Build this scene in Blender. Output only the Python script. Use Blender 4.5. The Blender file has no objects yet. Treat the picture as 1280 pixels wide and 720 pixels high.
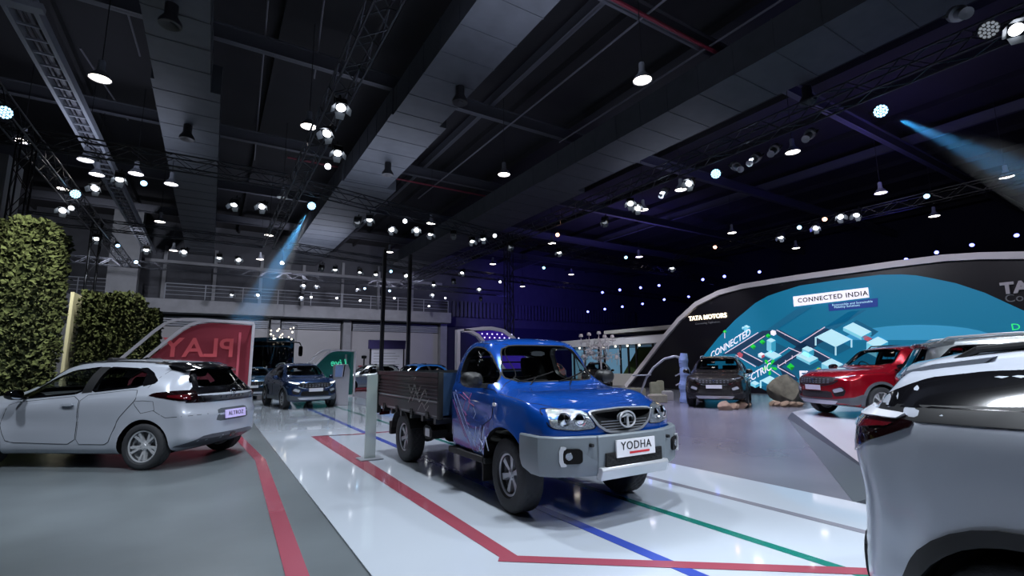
import bpy, bmesh, math, random
from mathutils import Vector, Matrix
from mathutils.bvhtree import BVHTree
random.seed(7)
S = bpy.context.scene
COL = S.collection
PI = math.pi
R_ = math.radians

# ------------------------------------------------------------------ camera numbers
CF, CP, CR, CY, CH = 604.94, R_(8.886), R_(-0.511), R_(31.724), 1.479
cfwd = Vector((math.sin(CY)*math.cos(CP), math.cos(CY)*math.cos(CP), math.sin(CP)))
crt = Vector((math.cos(CY), -math.sin(CY), 0)); cup = crt.cross(cfwd)
cR = crt*math.cos(CR)+cup*math.sin(CR); cU = -crt*math.sin(CR)+cup*math.cos(CR)
CO = Vector((0, 0, CH))
def ray(x, y): return cfwd + cR*((x-640)/CF) + cU*((360-y)/CF)
def at_z(x, y, z):
    r = ray(x, y); return CO + r*((z-CH)/r.z)
def at_x(x, y, X):
    r = ray(x, y); return CO + r*(X/r.x)
def at_y(x, y, Y):
    r = ray(x, y); return CO + r*(Y/r.y)

# ------------------------------------------------------------------ materials
def lin(c):
    if isinstance(c, str):
        c = [int(c[i:i+2], 16)/255 for i in (0, 2, 4)]
    return tuple(x/12.92 if x <= .04045 else ((x+.055)/1.055)**2.4 for x in c) + (1,)
M = {}
def mat(name, col, rough=.5, metal=0, coat=0, emit=None, es=1, bump=0, bscale=50, var=0, vscale=3, spec=.5, alpha=1, trans=0):
    m = bpy.data.materials.new(name); m.use_nodes = True
    nt = m.node_tree; b = nt.nodes['Principled BSDF']
    b.inputs['Base Color'].default_value = lin(col)
    b.inputs['Roughness'].default_value = rough; b.inputs['Metallic'].default_value = metal
    b.inputs['Coat Weight'].default_value = coat; b.inputs['Coat Roughness'].default_value = .04
    b.inputs['Specular IOR Level'].default_value = spec
    b.inputs['Transmission Weight'].default_value = trans
    b.inputs['Alpha'].default_value = alpha
    if emit:
        b.inputs['Emission Color'].default_value = lin(emit); b.inputs['Emission Strength'].default_value = es
    if bump or var:
        tc = nt.nodes.new('ShaderNodeTexCoord')
    if bump:
        n = nt.nodes.new('ShaderNodeTexNoise'); n.inputs['Scale'].default_value = bscale; n.inputs['Detail'].default_value = 4
        nt.links.new(tc.outputs['Object'], n.inputs['Vector'])
        bp = nt.nodes.new('ShaderNodeBump'); bp.inputs['Strength'].default_value = bump; bp.inputs['Distance'].default_value = .02
        nt.links.new(n.outputs['Fac'], bp.inputs['Height']); nt.links.new(bp.outputs['Normal'], b.inputs['Normal'])
    if var:
        n = nt.nodes.new('ShaderNodeTexNoise'); n.inputs['Scale'].default_value = vscale; n.inputs['Detail'].default_value = 5
        nt.links.new(tc.outputs['Object'], n.inputs['Vector'])
        r = nt.nodes.new('ShaderNodeValToRGB')
        c = lin(col); lo = tuple(max(0, x*(1-var)) for x in c[:3])+(1,); hi = tuple(min(1, x*(1+var)) for x in c[:3])+(1,)
        r.color_ramp.elements[0].position = .3; r.color_ramp.elements[1].position = .7
        r.color_ramp.elements[0].color = lo; r.color_ramp.elements[1].color = hi
        nt.links.new(n.outputs['Fac'], r.inputs['Fac']); nt.links.new(r.outputs['Color'], b.inputs['Base Color'])
    M[name] = m
    return m
def glassmat(name, tint, refl=.04, dark=.3):
    m = bpy.data.materials.new(name); m.use_nodes = True
    nt = m.node_tree; nt.nodes.clear()
    out = nt.nodes.new('ShaderNodeOutputMaterial'); mx = nt.nodes.new('ShaderNodeMixShader')
    tr = nt.nodes.new('ShaderNodeBsdfTransparent'); gl = nt.nodes.new('ShaderNodeBsdfGlossy')
    lw = nt.nodes.new('ShaderNodeLayerWeight'); lw.inputs['Blend'].default_value = .5
    pw = nt.nodes.new('ShaderNodeMath'); pw.operation = 'POWER'; pw.inputs[1].default_value = 4
    fr = nt.nodes.new('ShaderNodeMath'); fr.operation = 'MULTIPLY_ADD'; fr.inputs[1].default_value = .85; fr.inputs[2].default_value = refl
    nt.links.new(lw.outputs['Facing'], pw.inputs[0]); nt.links.new(pw.outputs[0], fr.inputs[0])
    tr.inputs['Color'].default_value = (tint[0]*dark, tint[1]*dark, tint[2]*dark, 1)
    gl.inputs['Roughness'].default_value = .01
    nt.links.new(fr.outputs[0], mx.inputs[0]); nt.links.new(tr.outputs[0], mx.inputs[1]); nt.links.new(gl.outputs[0], mx.inputs[2])
    nt.links.new(mx.outputs[0], out.inputs[0]); M[name] = m
    return m

# ------------------------------------------------------------------ objects
def link(o, parent=None):
    COL.objects.link(o)
    if parent is not None: o.parent = parent
    return o
def tag(o, label=None, cat=None, group=None, kind=None):
    if label: o['label'] = label
    if cat: o['category'] = cat
    if group: o['group'] = group
    if kind: o['kind'] = kind
    return o
def empty(name, loc=(0, 0, 0), rz=0, label=None, cat=None, group=None, rx=0, ry=0):
    o = bpy.data.objects.new(name, None); link(o); o.location = loc; o.rotation_euler = (rx, ry, rz); o.empty_display_size = .2
    return tag(o, label, cat, group)
def mobj(name, me, parent=None, mats=None, smooth=None, loc=None):
    if mats is not None:
        me.materials.clear()
        for m in (mats if isinstance(mats, (list, tuple)) else [mats]): me.materials.append(M[m] if isinstance(m, str) else m)
    if smooth:
        for p in me.polygons: p.use_smooth = True
        me.set_sharp_from_angle(angle=R_(smooth))
    o = bpy.data.objects.new(name, me); link(o, parent)
    if loc is not None: o.location = loc
    return o
def copy_tree(o, parent=None):
    c = o.copy(); COL.objects.link(c); c.parent = parent
    for ch in list(o.children): copy_tree(ch, c)
    return c

class MB:
    """collects primitive shapes into one mesh"""
    def __init__(s): s.v = []; s.f = []; s.m = []
    def add(s, vs, fs, m=0, T=None):
        b = len(s.v)
        s.v += [tuple(T @ Vector(v)) if T is not None else tuple(v) for v in vs]
        s.f += [tuple(b+i for i in f) for f in fs]; s.m += [m]*len(fs)
        return s
    def box(s, x0, x1, y0, y1, z0, z1, m=0, T=None):
        v = [(x0,y0,z0),(x1,y0,z0),(x1,y1,z0),(x0,y1,z0),(x0,y0,z1),(x1,y0,z1),(x1,y1,z1),(x0,y1,z1)]
        f = [(0,3,2,1),(4,5,6,7),(0,1,5,4),(1,2,6,5),(2,3,7,6),(3,0,4,7)]
        return s.add(v, f, m, T)
    def tube(s, a, b, r, n=8, r2=None, m=0, cap=True, T=None):
        a = Vector(a); b = Vector(b); d = (b-a)
        if d.length < 1e-6: return s
        d.normalize(); u = d.orthogonal().normalized(); w = d.cross(u); r2 = r if r2 is None else r2
        v = []
        for p, q in ((a, r), (b, r2)):
            for i in range(n):
                t = 2*PI*i/n; v.append(p+u*(q*math.cos(t))+w*(q*math.sin(t)))
        f = [(i, (i+1) % n, n+(i+1) % n, n+i) for i in range(n)]
        if cap: f += [tuple(range(n-1, -1, -1)), tuple(range(n, 2*n))]
        return s.add(v, f, m, T)
    def path(s, pts, r, n=6, m=0):
        for a, b in zip(pts, pts[1:]): s.tube(a, b, r, n, m=m)
        return s
    def lathe(s, prof, n=32, m=0, axis='z', T=None, close=False):
        v = []
        for i in range(n):
            t = 2*PI*i/n; c, q = math.cos(t), math.sin(t)
            for r, h in prof:
                v.append({'z': (r*c, r*q, h), 'y': (r*c, h, r*q), 'x': (h, r*c, r*q)}[axis])
        k = len(prof); f = []
        for i in range(n):
            j = (i+1) % n
            for a in range(k-1 if not close else k):
                b = (a+1) % k
                f.append((i*k+a, j*k+a, j*k+b, i*k+b))
        return s.add(v, f, m, T)
    def sphere(s, c, r, n=10, m=0, sq=(1, 1, 1)):
        pr = [(math.sin(PI*i/n), -math.cos(PI*i/n)) for i in range(n+1)]
        pr = [(max(a, 1e-4), b) for a, b in pr]
        T = Matrix.Translation(c) @ Matrix.Diagonal((r*sq[0], r*sq[1], r*sq[2], 1))
        return s.lathe(pr, n*2, m, 'z', T)
    def prism(s, pts, d0, d1, axis='y', m=0, T=None):
        """2D polygon extruded along axis; pts are (a,b) of the other two axes"""
        def P(a, b, d): return {'y': (a, d, b), 'x': (d, a, b), 'z': (a, b, d)}[axis]
        n = len(pts); v = [P(a, b, d0) for a, b in pts]+[P(a, b, d1) for a, b in pts]
        f = [tuple(range(n)), tuple(range(2*n-1, n-1, -1))]+[(i, n+i, n+(i+1) % n, (i+1) % n) for i in range(n)]
        return s.add(v, f, m, T)
    def mesh(s, name='mesh', fix=True):
        me = bpy.data.meshes.new(name); me.from_pydata(s.v, [], s.f); me.update()
        me.polygons.foreach_set('material_index', s.m)
        if fix:
            bm = bmesh.new(); bm.from_mesh(me); bmesh.ops.recalc_face_normals(bm, faces=bm.faces); bm.to_mesh(me); bm.free()
        return me
    def build(s, name, mats, parent=None, smooth=30, bevel=0, fix=True, loc=None):
        o = mobj(name, s.mesh(name, fix), parent, mats, smooth, loc)
        if bevel:
            b = o.modifiers.new('b', 'BEVEL'); b.width = bevel; b.segments = 2; b.limit_method = 'ANGLE'; b.angle_limit = R_(40)
            b.harden_normals = False
        return o

def textmesh(body, size, ext=.01, font_shear=0, spacing=1, offset=0):
    cu = bpy.data.curves.new('txt', 'FONT'); cu.body = body; cu.size = size; cu.extrude = ext; cu.shear = font_shear
    cu.space_character = spacing; cu.align_x = 'CENTER'; cu.align_y = 'CENTER'; cu.resolution_u = 3; cu.offset = offset
    o = bpy.data.objects.new('txt', cu); COL.objects.link(o)
    bpy.context.view_layer.update()
    me = bpy.data.meshes.new_from_object(o.evaluated_get(bpy.context.evaluated_depsgraph_get()))
    bpy.data.objects.remove(o); bpy.data.curves.remove(cu)
    return me
def textobj(name, body, size, Mx, m, parent=None, ext=.01, **k):
    """text whose local x/y/z columns are given by the matrix Mx"""
    me = textmesh(body, size, ext, **k); me.transform(Mx)
    return mobj(name, me, parent, m)
def frame(o, x, y, z):
    m = Matrix.Identity(4)
    for i, c in enumerate((x, y, z)):
        for j in range(3): m[j][i] = c[j]
    for j in range(3): m[j][3] = o[j]
    return m

def pchip(pts, x):
    if x <= pts[0][0]: return pts[0][1]
    if x >= pts[-1][0]: return pts[-1][1]
    n = len(pts)
    i = max(k for k in range(n-1) if pts[k][0] <= x)
    h = [pts[k+1][0]-pts[k][0] for k in range(n-1)]; d = [(pts[k+1][1]-pts[k][1])/h[k] for k in range(n-1)]
    def sl(k):
        if k == 0: return d[0]
        if k == n-1: return d[-1]
        if d[k-1]*d[k] <= 0: return 0
        w1 = 2*h[k]+h[k-1]; w2 = h[k]+2*h[k-1]
        return (w1+w2)/(w1/d[k-1]+w2/d[k])
    t = (x-pts[i][0])/h[i]; a, b = pts[i][1], pts[i+1][1]; m0, m1 = sl(i)*h[i], sl(i+1)*h[i]
    return (2*t**3-3*t*t+1)*a+(t**3-2*t*t+t)*m0+(-2*t**3+3*t*t)*b+(t**3-t*t)*m1
def sm(a, b, x):
    t = min(1, max(0, (x-a)/(b-a))); return t*t*(3-2*t)
def rnd(poly, it=2, k=.25, closed=True):
    for _ in range(it):
        q = []; n = len(poly)
        for i in range(n if closed else n-1):
            a, b = poly[i], poly[(i+1) % n]
            q.append(tuple(a[j]*(1-k)+b[j]*k for j in range(len(a)))); q.append(tuple(a[j]*k+b[j]*(1-k) for j in range(len(a))))
        if not closed: q = [poly[0]]+q+[poly[-1]]
        poly = q
    return poly

# ------------------------------------------------------------------ the vehicle body
class Body:
    """a lofted body: stations along x (forward), cross-sections from side, top and shoulder curves"""
    def __init__(s, sp):
        s.sp = sp; s.build_mesh()
    def section(s, x):
        sp = s.sp
        zt = pchip(sp['top'], x); zb = pchip(sp['bot'], x); be = min(pchip(sp['belt'], x), zt-.03)
        hw = pchip(sp['hw'], x); rw = pchip(sp['rw'], x); h = be-zb
        dr = sp.get('rdrop', .05)
        gh = sm(.05, .3, zt-be)                      # how much greenhouse stands above the belt
        zr = zt-dr*gh-.02*(1-gh); rw2 = rw*gh+hw*.80*(1-gh)
        tuck = sp.get('tuck', .93)
        p = [(0, zb), (hw*.55, zb), (hw*.86, zb), (hw*tuck, zb+.025), (hw*.975, zb+.12*h), (hw*.99, zb+.3*h), (hw*1.0, zb+.6*h),
             (hw*.998, zb+.78*h), (hw*.985, be-.05), (hw*.955, be)]
        q0 = Vector((hw*.955, be)); q1 = Vector((rw2, zr)); b = sp.get('bulge', .025)*gh
        p += [(q0.x+(q1.x-q0.x)*.3+b*.8, q0.y+(q1.y-q0.y)*.3), (q0.x+(q1.x-q0.x)*.7+b, q0.y+(q1.y-q0.y)*.7)]
        p += [(rw2, zr), (rw2*.93, zr+(zt-zr)*.45), (rw2*.75, zr+(zt-zr)*.75), (rw2*.4, zr+(zt-zr)*.95), (0, zt)]
        return p
    def build_mesh(s):
        sp = s.sp; x0, x1 = sp['x']; N = sp.get('n', 72)
        st = []
        for i in range(N+1):
            t = i/N; t = .5-.5*math.cos(PI*t)*(1) if False else t
            st.append((x0+.05+(x1-x0-.1)*t, 1.0))
        front = [(x1-.028, .988), (x1-.010, .965), (x1, .92), (x1, .8), (x1, .65), (x1, .5), (x1, .35), (x1, .2), (x1, .08)]
        rear = [(x0+.028, .988), (x0+.010, .965), (x0, .92), (x0, .8), (x0, .65), (x0, .5), (x0, .35), (x0, .2), (x0, .08)]
        st = rear[::-1]+st+front
        rings = []
        for x, sc in st:
            p = s.section(x); zc = (p[0][1]+p[-1][1])/2
            # resample the half-section
            ys = []; L = [0]
            for a, b in zip(p, p[1:]): L.append(L[-1]+math.hypot(b[0]-a[0], b[1]-a[1])+1e-5)
            # keep the control points as rows, with two rows between each
            py = list(zip(L, [a[0] for a in p])); pz = list(zip(L, [a[1] for a in p]))
            row = []
            for k in range(len(p)-1):
                for u in ((0, .5) if k < 9 else (0, .33, .67)):
                    l = L[k]+(L[k+1]-L[k])*u; row.append((pchip(py, l), pchip(pz, l)))
            row.append(p[-1])
            half = [(y*sc, zc+(z-zc)*sc) for y, z in row]
            ring = half+[(-y, z) for y, z in half[-2:0:-1]]
            rings.append([s.warp(x, y, z) for y, z in ring])
        n = len(rings[0]); v = [p for r in rings for p in r]; f = []
        for i in range(len(rings)-1):
            for j in range(n):
                k = (j+1) % n; f.append((i*n+j, (i+1)*n+j, (i+1)*n+k, i*n+k))
        f.append(tuple(range(n))); f.append(tuple((len(rings)-1)*n+i for i in range(n-1, -1, -1)))
        s.v, s.f = v, f
        me = bpy.data.meshes.new('body'); me.from_pydata(v, [], f)
        bm = bmesh.new(); bm.from_mesh(me); bmesh.ops.recalc_face_normals(bm, faces=bm.faces)
        if bm.calc_volume(signed=True) < 0: bmesh.ops.reverse_faces(bm, faces=bm.faces)
        bm.to_mesh(me); s.bvh = BVHTree.FromBMesh(bm); bm.free(); s.me = me
    def warp(s, x, y, z):
        sp = s.sp; x0, x1 = sp['x']; hw = .88; X = x
        a = sm(x1-sp.get('fl', .6), x1, x); ay = abs(y)/hw
        if a > 0: X += a*(-sp.get('fs', .22)*ay**2.4+pchip(sp['fp'], z))
        b = sm(x0+sp.get('rl', .5), x0, x) if False else 1-sm(x0, x0+sp.get('rl', .5), x)
        if b > 0: X += b*(sp.get('rs', .15)*ay**2.4-pchip(sp['rp'], z))
        be = pchip(sp['belt'], x)
        g = sm(be-.02, be+.2, z)
        wx = sp.get('wx')
        if wx and g > 0: X -= g*sp.get('ws', .10)*(abs(y)/.7)**2*sm(wx[0]-.3, wx[1], x)*(1-sm(wx[1]+.05, wx[1]+.4, x))
        for wxx in sp.get('flare', []):
            d = math.hypot(x-wxx, z-sp['R']); fl = math.exp(-((d-sp['ra'])/.10)**2) if d > sp['ra'] else 1
            if z < be-.02: y += math.copysign(sp.get('fa', .025)*fl, y) if abs(y) > .6 else 0
        cr = sp.get('crease')
        if cr and abs(y) > .5:
            zc = cr[0]+cr[1]*x; y -= math.copysign(cr[2]*math.exp(-((z-zc)/.09)**2), y)
        return (X, y, z)
    def hit(s, p, d):
        loc, nor, i, dist = s.bvh.ray_cast(Vector(p)+d*9, -d)
        if loc is None:
            loc, nor, i, dist = s.bvh.find_nearest(Vector(p))
        if nor.dot(d) < 0: nor = -nor
        return loc, nor
    # ---- a shaped panel laid on the body
    def patch(s, pts, ang=90, off=.003, th=.006, cell=.06, mirror=False):
        """pts: 3D points near the surface (or (a,z) pairs) ; ang: heading of the outward look, degrees, or 'top'"""
        if ang == 'top': d = Vector((0, 0, 1)); u = Vector((1, 0, 0)); w = Vector((0, 1, 0))
        else:
            d = Vector((math.cos(R_(ang)), math.sin(R_(ang)), 0)); u = Vector((-math.sin(R_(ang)), math.cos(R_(ang)), 0)); w = Vector((0, 0, 1))
        if len(pts[0]) == 2:
            if ang == 'top': P3 = [Vector((a, b, 0)) for a, b in pts]
            elif abs(ang) == 90: P3 = [Vector((a, 0, b)) for a, b in pts]
            else: P3 = [Vector((0, a, b)) for a, b in pts]
        else: P3 = [Vector(p) for p in pts]
        bm = bmesh.new(); c = sum((p for p in P3), Vector())/len(P3)
        vs = [bm.verts.new(u*p.dot(u)+w*p.dot(w)) for p in P3]
        fc = bm.faces.new(vs)
        for ax in (u, w):
            lo = min(v.co.dot(ax) for v in bm.verts); hi = max(v.co.dot(ax) for v in bm.verts)
            k = int((hi-lo)/cell)+1
            for i in range(1, k):
                t = lo+(hi-lo)*i/k
                bmesh.ops.bisect_plane(bm, geom=bm.verts[:]+bm.edges[:]+bm.faces[:], dist=1e-5, plane_co=ax*t, plane_no=ax)
        base = c-u*c.dot(u)-w*c.dot(w)
        nor = {}
        for v in bm.verts:
            loc, n = s.hit(v.co, d); v.co = loc; nor[v.index] = n
        bm.verts.index_update()
        return s._shell(bm, d, off, th, mirror)
    def _shell(s, bm, d, off, th, mirror):
        bm.verts.ensure_lookup_table(); bm.normal_update()
        V = [v.co.copy() for v in bm.verts]; Nn = []
        for v in bm.verts:
            loc, n, i, dist = s.bvh.find_nearest(v.co)
            if n.dot(d) < 0: n = -n
            Nn.append((n*.5+d*.5).normalized() if n.dot(d) < .3 else n)
        F = [[v.index for v in f.verts] for f in bm.faces]
        B = [[v.index for v in e.verts] for e in bm.edges if len(e.link_faces) == 1]
        bm.free(); n = len(V)
        vs = [tuple(a+b*off) for a, b in zip(V, Nn)]+[tuple(a+b*(off-th)) for a, b in zip(V, Nn)]
        fs = [tuple(f) for f in F]+[tuple(n+i for i in reversed(f)) for f in F]+[(a, b, n+b, n+a) for a, b in B]
        if th == 0: fs = fs[:len(F)]; vs = vs[:n]
        mb = MB().add(vs, fs)
        if mirror:
            mb2 = MB().add([(x, -y, z) for x, y, z in vs], fs); return mb, mb2
        return mb
    def seam(s, path, ang=90, wd=.007, off=.0015, mirror=False, mb=None):
        """thin ribbon drawn along a 2D path on the body"""
        d = Vector((math.cos(R_(ang)), math.sin(R_(ang)), 0)) if ang != 'top' else Vector((0, 0, 1))
        P = []
        for a, b in zip(path, path[1:]):
            k = max(1, int(math.dist(a, b)/.05))
            P += [tuple(a[j]+(b[j]-a[j])*i/k for j in range(len(a))) for i in range(k)]
        P.append(path[-1]); H = []
        for p in P:
            q = p if len(p) == 3 else ((p[0], p[1], 0) if ang == 'top' else ((p[0], 0, p[1]) if abs(ang) == 90 else (0, p[0], p[1])))
            H.append(s.hit(q, d))
        mb = mb or MB(); L = []
        for i, (c, n) in enumerate(H):
            t = (H[min(i+1, len(H)-1)][0]-H[max(i-1, 0)][0]).normalized(); b = t.cross(n).normalized()*wd/2; c2 = c+n*off
            L.append((c2-b, c2+b, c-n*.004+b, c-n*.004-b))
        for A, B in zip(L, L[1:]):
            for sgn in ((1, -1) if mirror else (1,)):
                v = [(p[0], p[1]*sgn, p[2]) for p in (*A, *B)]
                mb.add(v, [(0, 1, 5, 4), (1, 2, 6, 5), (3, 0, 4, 7)])
        return mb

def flip(mb, sd):
    if sd < 0: mb.v = [(x, -y, z) for x, y, z in mb.v]
    return mb
def seals(B, root, wins, m, wd, front=None, rear=None):
    for w in wins:
        for sd in (1, -1): flip(B.seam(list(w)+[w[0]], 90, wd, .002), sd).build('window_seal', m, root)
    if front: B.seam(list(front)+[front[0]], 0, wd, .002).build('window_seal', m, root)
    if rear: B.seam(list(rear)+[rear[0]], 180, wd, .002).build('window_seal', m, root)
def carve(body, cutters, name, parent, m, smooth=32):
    """body minus cutters, as one mesh part"""
    o = bpy.data.objects.new(name, body.me); COL.objects.link(o)
    body.me.materials.clear(); body.me.materials.append(M[m])
    for p in body.me.polygons: p.use_smooth = True
    tmp = []
    for me in cutters:
        c = bpy.data.objects.new('cut', me); COL.objects.link(c); tmp.append(c)
        b = o.modifiers.new('b', 'BOOLEAN'); b.operation = 'DIFFERENCE'; b.object = c; b.solver = 'EXACT'; b.material_mode = 'TRANSFER'
    bpy.context.view_layer.update()
    me = bpy.data.meshes.new_from_object(o.evaluated_get(bpy.context.evaluated_depsgraph_get()))
    for c in tmp: bpy.data.objects.remove(c)
    bpy.data.objects.remove(o)
    for p in me.polygons: p.use_smooth = True
    me.set_sharp_from_angle(angle=R_(smooth))
    r = bpy.data.objects.new(name, me); link(r, parent)
    return r
def cutmesh(mb, m='black'):
    me = mb.mesh('cut'); me.materials.append(M[m])
    bm = bmesh.new(); bm.from_mesh(me)
    if bm.calc_volume(signed=True) < 0: bmesh.ops.reverse_faces(bm, faces=bm.faces)
    bm.to_mesh(me); bm.free()
    return me

def cavity(sp, x0, x1, zf, inset=.05, m='black'):
    """hollow of the cabin, a little inside the body"""
    q = dict(sp); B = Body.__new__(Body); B.sp = q; rings = []
    N = 22
    for i in range(N+1):
        x = x0+(x1-x0)*i/N; p = B.section(x); zt = p[-1][1]
        half = [(0, zf)]
        pp = [(y-inset if y > inset else y, z) for y, z in p[7:]]
        k = [(max(0, y), max(zf+.01*j, min(z, zt)-inset)) for j, (y, z) in enumerate(pp)]
        half += [(k[0][0], zf)]+k
        half[-1] = (0, max(half[-1][1], zf+.12))
        ring = half+[(-y, z) for y, z in half[-2:0:-1]]
        rings.append([B.warp(x, y, z) for y, z in ring])
    n = len(rings[0]); v = [p for r in rings for p in r]; f = []
    for i in range(N):
        for j in range(n):
            k = (j+1) % n; f.append((i*n+j, (i+1)*n+j, (i+1)*n+k, i*n+k))
    f += [tuple(range(n)), tuple(N*n+i for i in range(n-1, -1, -1))]
    return cutmesh(MB().add(v, f), m)

# ------------------------------------------------------------------ wheels
WC = {}
def wheel_meshes(R, w, rr, style):
    key = (R, w, rr, style)
    if key in WC: return WC[key]
    # tyre, axis y, centred; outer face at +w/2
    n = 96; prof = [(rr, -w*.42), (rr+.012, -w*.5), ((R+rr)/2, -w*.53), (R-.02, -w*.48), (R-.006, -w*.42)]
    cols = [-w*.36, -w*.24, -w*.22, -w*.09, -w*.07, w*.07, w*.09, w*.22, w*.24, w*.36]
    prof += [(R, c) for c in cols]
    prof += [(R-.006, w*.42), (R-.02, w*.48), ((R+rr)/2, w*.53), (rr+.012, w*.5), (rr, w*.42), (rr-.03, w*.36), (rr-.03, -w*.36)]
    k = len(prof); v = []
    for i in range(n):
        t = 2*PI*i/n
        for j, (r, h) in enumerate(prof):
            if 4 <= j <= 15:
                side = (j+(1 if j % 2 else 0))//2
                g = (i+side*2) % 4 == 0
                if g: r -= .007
                if j in (6, 7, 8, 9, 10, 11, 12, 13) and False: r -= .004
            v.append((r*math.cos(t), h, r*math.sin(t)))
    f = []
    for i in range(n):
        j = (i+1) % n
        for a in range(k): f.append((i*k+a, j*k+a, j*k+(a+1) % k, i*k+(a+1) % k))
    ty = MB().add(v, f).mesh('tyre')
    ty.materials.append(M['tyre'])
    # rim
    rb = MB(); o = w*.40
    rb.lathe([(rr, o), (rr-.012, o+.006), (rr-.026, o), (rr-.03, o-.05), (rr-.03, -o), (rr, -o)], 48, 0, 'y', close=True)
    rb.lathe([(.001, -.02), (rr-.035, -.03), (rr-.03, o-.12), ], 40, 1, 'y')
    sp = {'five_double': 5, 'six': 6, 'five': 5, 'seven': 7, 'turbine': 5}[style]
    for i in range(sp):
        T = Matrix.Rotation(2*PI*i/sp+.3, 4, 'Y')
        def spoke(a0, a1, w0, w1, h0, h1, m=0):
            r0, r1 = .045, rr-.02
            A = [(math.cos(a0)*r0, math.sin(a0)*r0), (math.cos(a1)*r1, math.sin(a1)*r1)]
            dx, dz = A[1][0]-A[0][0], A[1][1]-A[0][1]; L = math.hypot(dx, dz); nx, nz = -dz/L, dx/L
            pts = []
            for (px, pz), ww, hh in ((A[0], w0, h0), (A[1], w1, h1)):
                pts += [(px-nx*ww, hh-.035, pz-nz*ww), (px-nx*ww*.8, hh, pz-nz*ww*.8), (px+nx*ww*.8, hh, pz+nz*ww*.8), (px+nx*ww, hh-.035, pz+nz*ww)]
            rb.add(pts, [(0, 1, 5, 4), (1, 2, 6, 5), (2, 3, 7, 6), (3, 2, 1, 0), (4, 5, 6, 7), (3, 0, 4, 7)], m, T)
        if style == 'five_double':
            spoke(.0, .20, .018, .020, o-.035, o-.008); spoke(.0, -.20, .018, .020, o-.035, o-.008); spoke(.0, 0, .026, .03, o-.06, o-.03, 1)
        elif style == 'six': spoke(0, 0, .022, .042, o-.03, o-.015)
        elif style == 'five': spoke(0, .05, .03, .05, o-.03, o-.012)
        elif style == 'turbine': spoke(-.3, .22, .022, .03, o-.03, o-.01); spoke(.3, -.02, .012, .02, o-.03, o-.015)
        else: spoke(0, 0, .018, .024, o-.03, o-.012)
    rb.lathe([(.001, o-.015), (.03, o-.015), (.036, o-.022), (.06, o-.03), (.065, o-.07), (.001, o-.08)], 24, 0, 'y')
    for i in range(5):
        t = 2*PI*i/5; rb.tube((.047*math.cos(t), o-.03, .047*math.sin(t)), (.047*math.cos(t), o-.018, .047*math.sin(t)), .007, 6, m=1)
    rm = rb.mesh('rim')
    for me, a in ((ty, 40), (rm, 25)):
        for p in me.polygons: p.use_smooth = True
        me.set_sharp_from_angle(angle=R_(a))
    WC[key] = (ty, rm)
    return WC[key]
def wheels(root, xs, track, R, w, rr, style, mats=('alloy', 'black_gloss'), steer=0, lift=None):
    ty, rm0 = wheel_meshes(R, w, rr, style)
    rm = rm0.copy(); rm.materials.clear()
    for m in mats: rm.materials.append(M[m])
    out = []
    for i, x in enumerate(xs):
        for sd in (1, -1):
            o = bpy.data.objects.new('wheel', ty); link(o, root); o.location = (x, sd*(track/2), R)
            o.rotation_euler = (0, 0, (0 if sd > 0 else PI)+(steer if i == 1 else 0))
            r = bpy.data.objects.new('alloy_rim', rm); link(r, o)
            out.append(o)
    return out

def seat(parent, x, y, z, m='seat', s=1):
    mb = MB(); T = Matrix.Translation((x, y, z)) @ Matrix.Rotation(R_(-14), 4, 'Y')
    mb.prism(rnd([(-.09, -.05), (.06, -.05), (.04, .5), (-.05, .56), (-.10, .5)], 2), -.24, .24, 'y', 0, T)
    mb.prism(rnd([(-.08, .60), (.03, .60), (.04, .82), (-.03, .86), (-.08, .80)], 2), -.13, .13, 'y', 0, T)
    mb.tube((-.03, -.05, .5), (-.03, -.05, .65), .008, T=T); mb.tube((-.03, .05, .5), (-.03, .05, .65), .008, T=T)
    o = mb.build('seat', m, parent, 40, .02); return o
def steering(parent, x, y, z):
    mb = MB(); T = Matrix.Translation((x, y, z)) @ Matrix.Rotation(R_(-65), 4, 'Y')
    n = 24; ring = [(.18*math.cos(2*PI*i/n), .18*math.sin(2*PI*i/n), 0) for i in range(n+1)]
    for a, b in zip(ring, ring[1:]): mb.tube(a, b, .014, 6, T=T, cap=False)
    mb.lathe([(.001, -.02), (.06, -.02), (.07, 0), (.05, .03), (.001, .035)], 16, T=T)
    for t in (0, PI, -PI/2): mb.tube((0, 0, 0), (.17*math.sin(t), .17*math.cos(t), 0), .014, 6, T=T)
    mb.tube((0, 0, -.03), (0, 0, -.35), .03, 8, T=T)
    return mb.build('steering_wheel', 'trim_black', parent, 40)
def mirror(parent, x, y, z, m, side, sc=1, wob=0):
    """door mirror; side +1 left, -1 right"""
    mb = MB(); s = side
    pts = rnd([(-.10, -.075), (.08, -.07), (.12, .02), (.06, .085), (-.10, .075)], 2)
    T = Matrix.Translation((x, y+s*.14*sc, z)) @ Matrix.Rotation(s*R_(90), 4, 'X') if False else Matrix.Translation((x, y, z))
    v = []
    for k, (dx, scl) in enumerate(((-.07, .9), (-.05, 1), (0, 1), (.05, .85), (.075, .45))):
        for a, b in pts: v.append((dx*sc, s*(.14+a*scl)*sc, b*scl*sc))
    n = len(pts); f = [(k*n+i, k*n+(i+1) % n, (k+1)*n+(i+1) % n, (k+1)*n+i) for k in range(4) for i in range(n)]
    f += [tuple(range(n)), tuple(4*n+i for i in range(n))]
    mb.add(v, f, 0, T)
    mb.box(-.03*sc, .03*sc, *sorted((s*-.06*sc, s*.09*sc)), -.075*sc, -.035*sc, 1, T)
    o = mb.build('wing_mirror', [m, 'trim_black'], parent, 35)
    g = MB(); g.add([(-.072*sc, s*(.14+a*.82)*sc, b*.82*sc) for a, b in pts], [tuple(range(n))], 0, T); g.build('mirror_glass', 'mirror', o, None)
    return o
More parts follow.
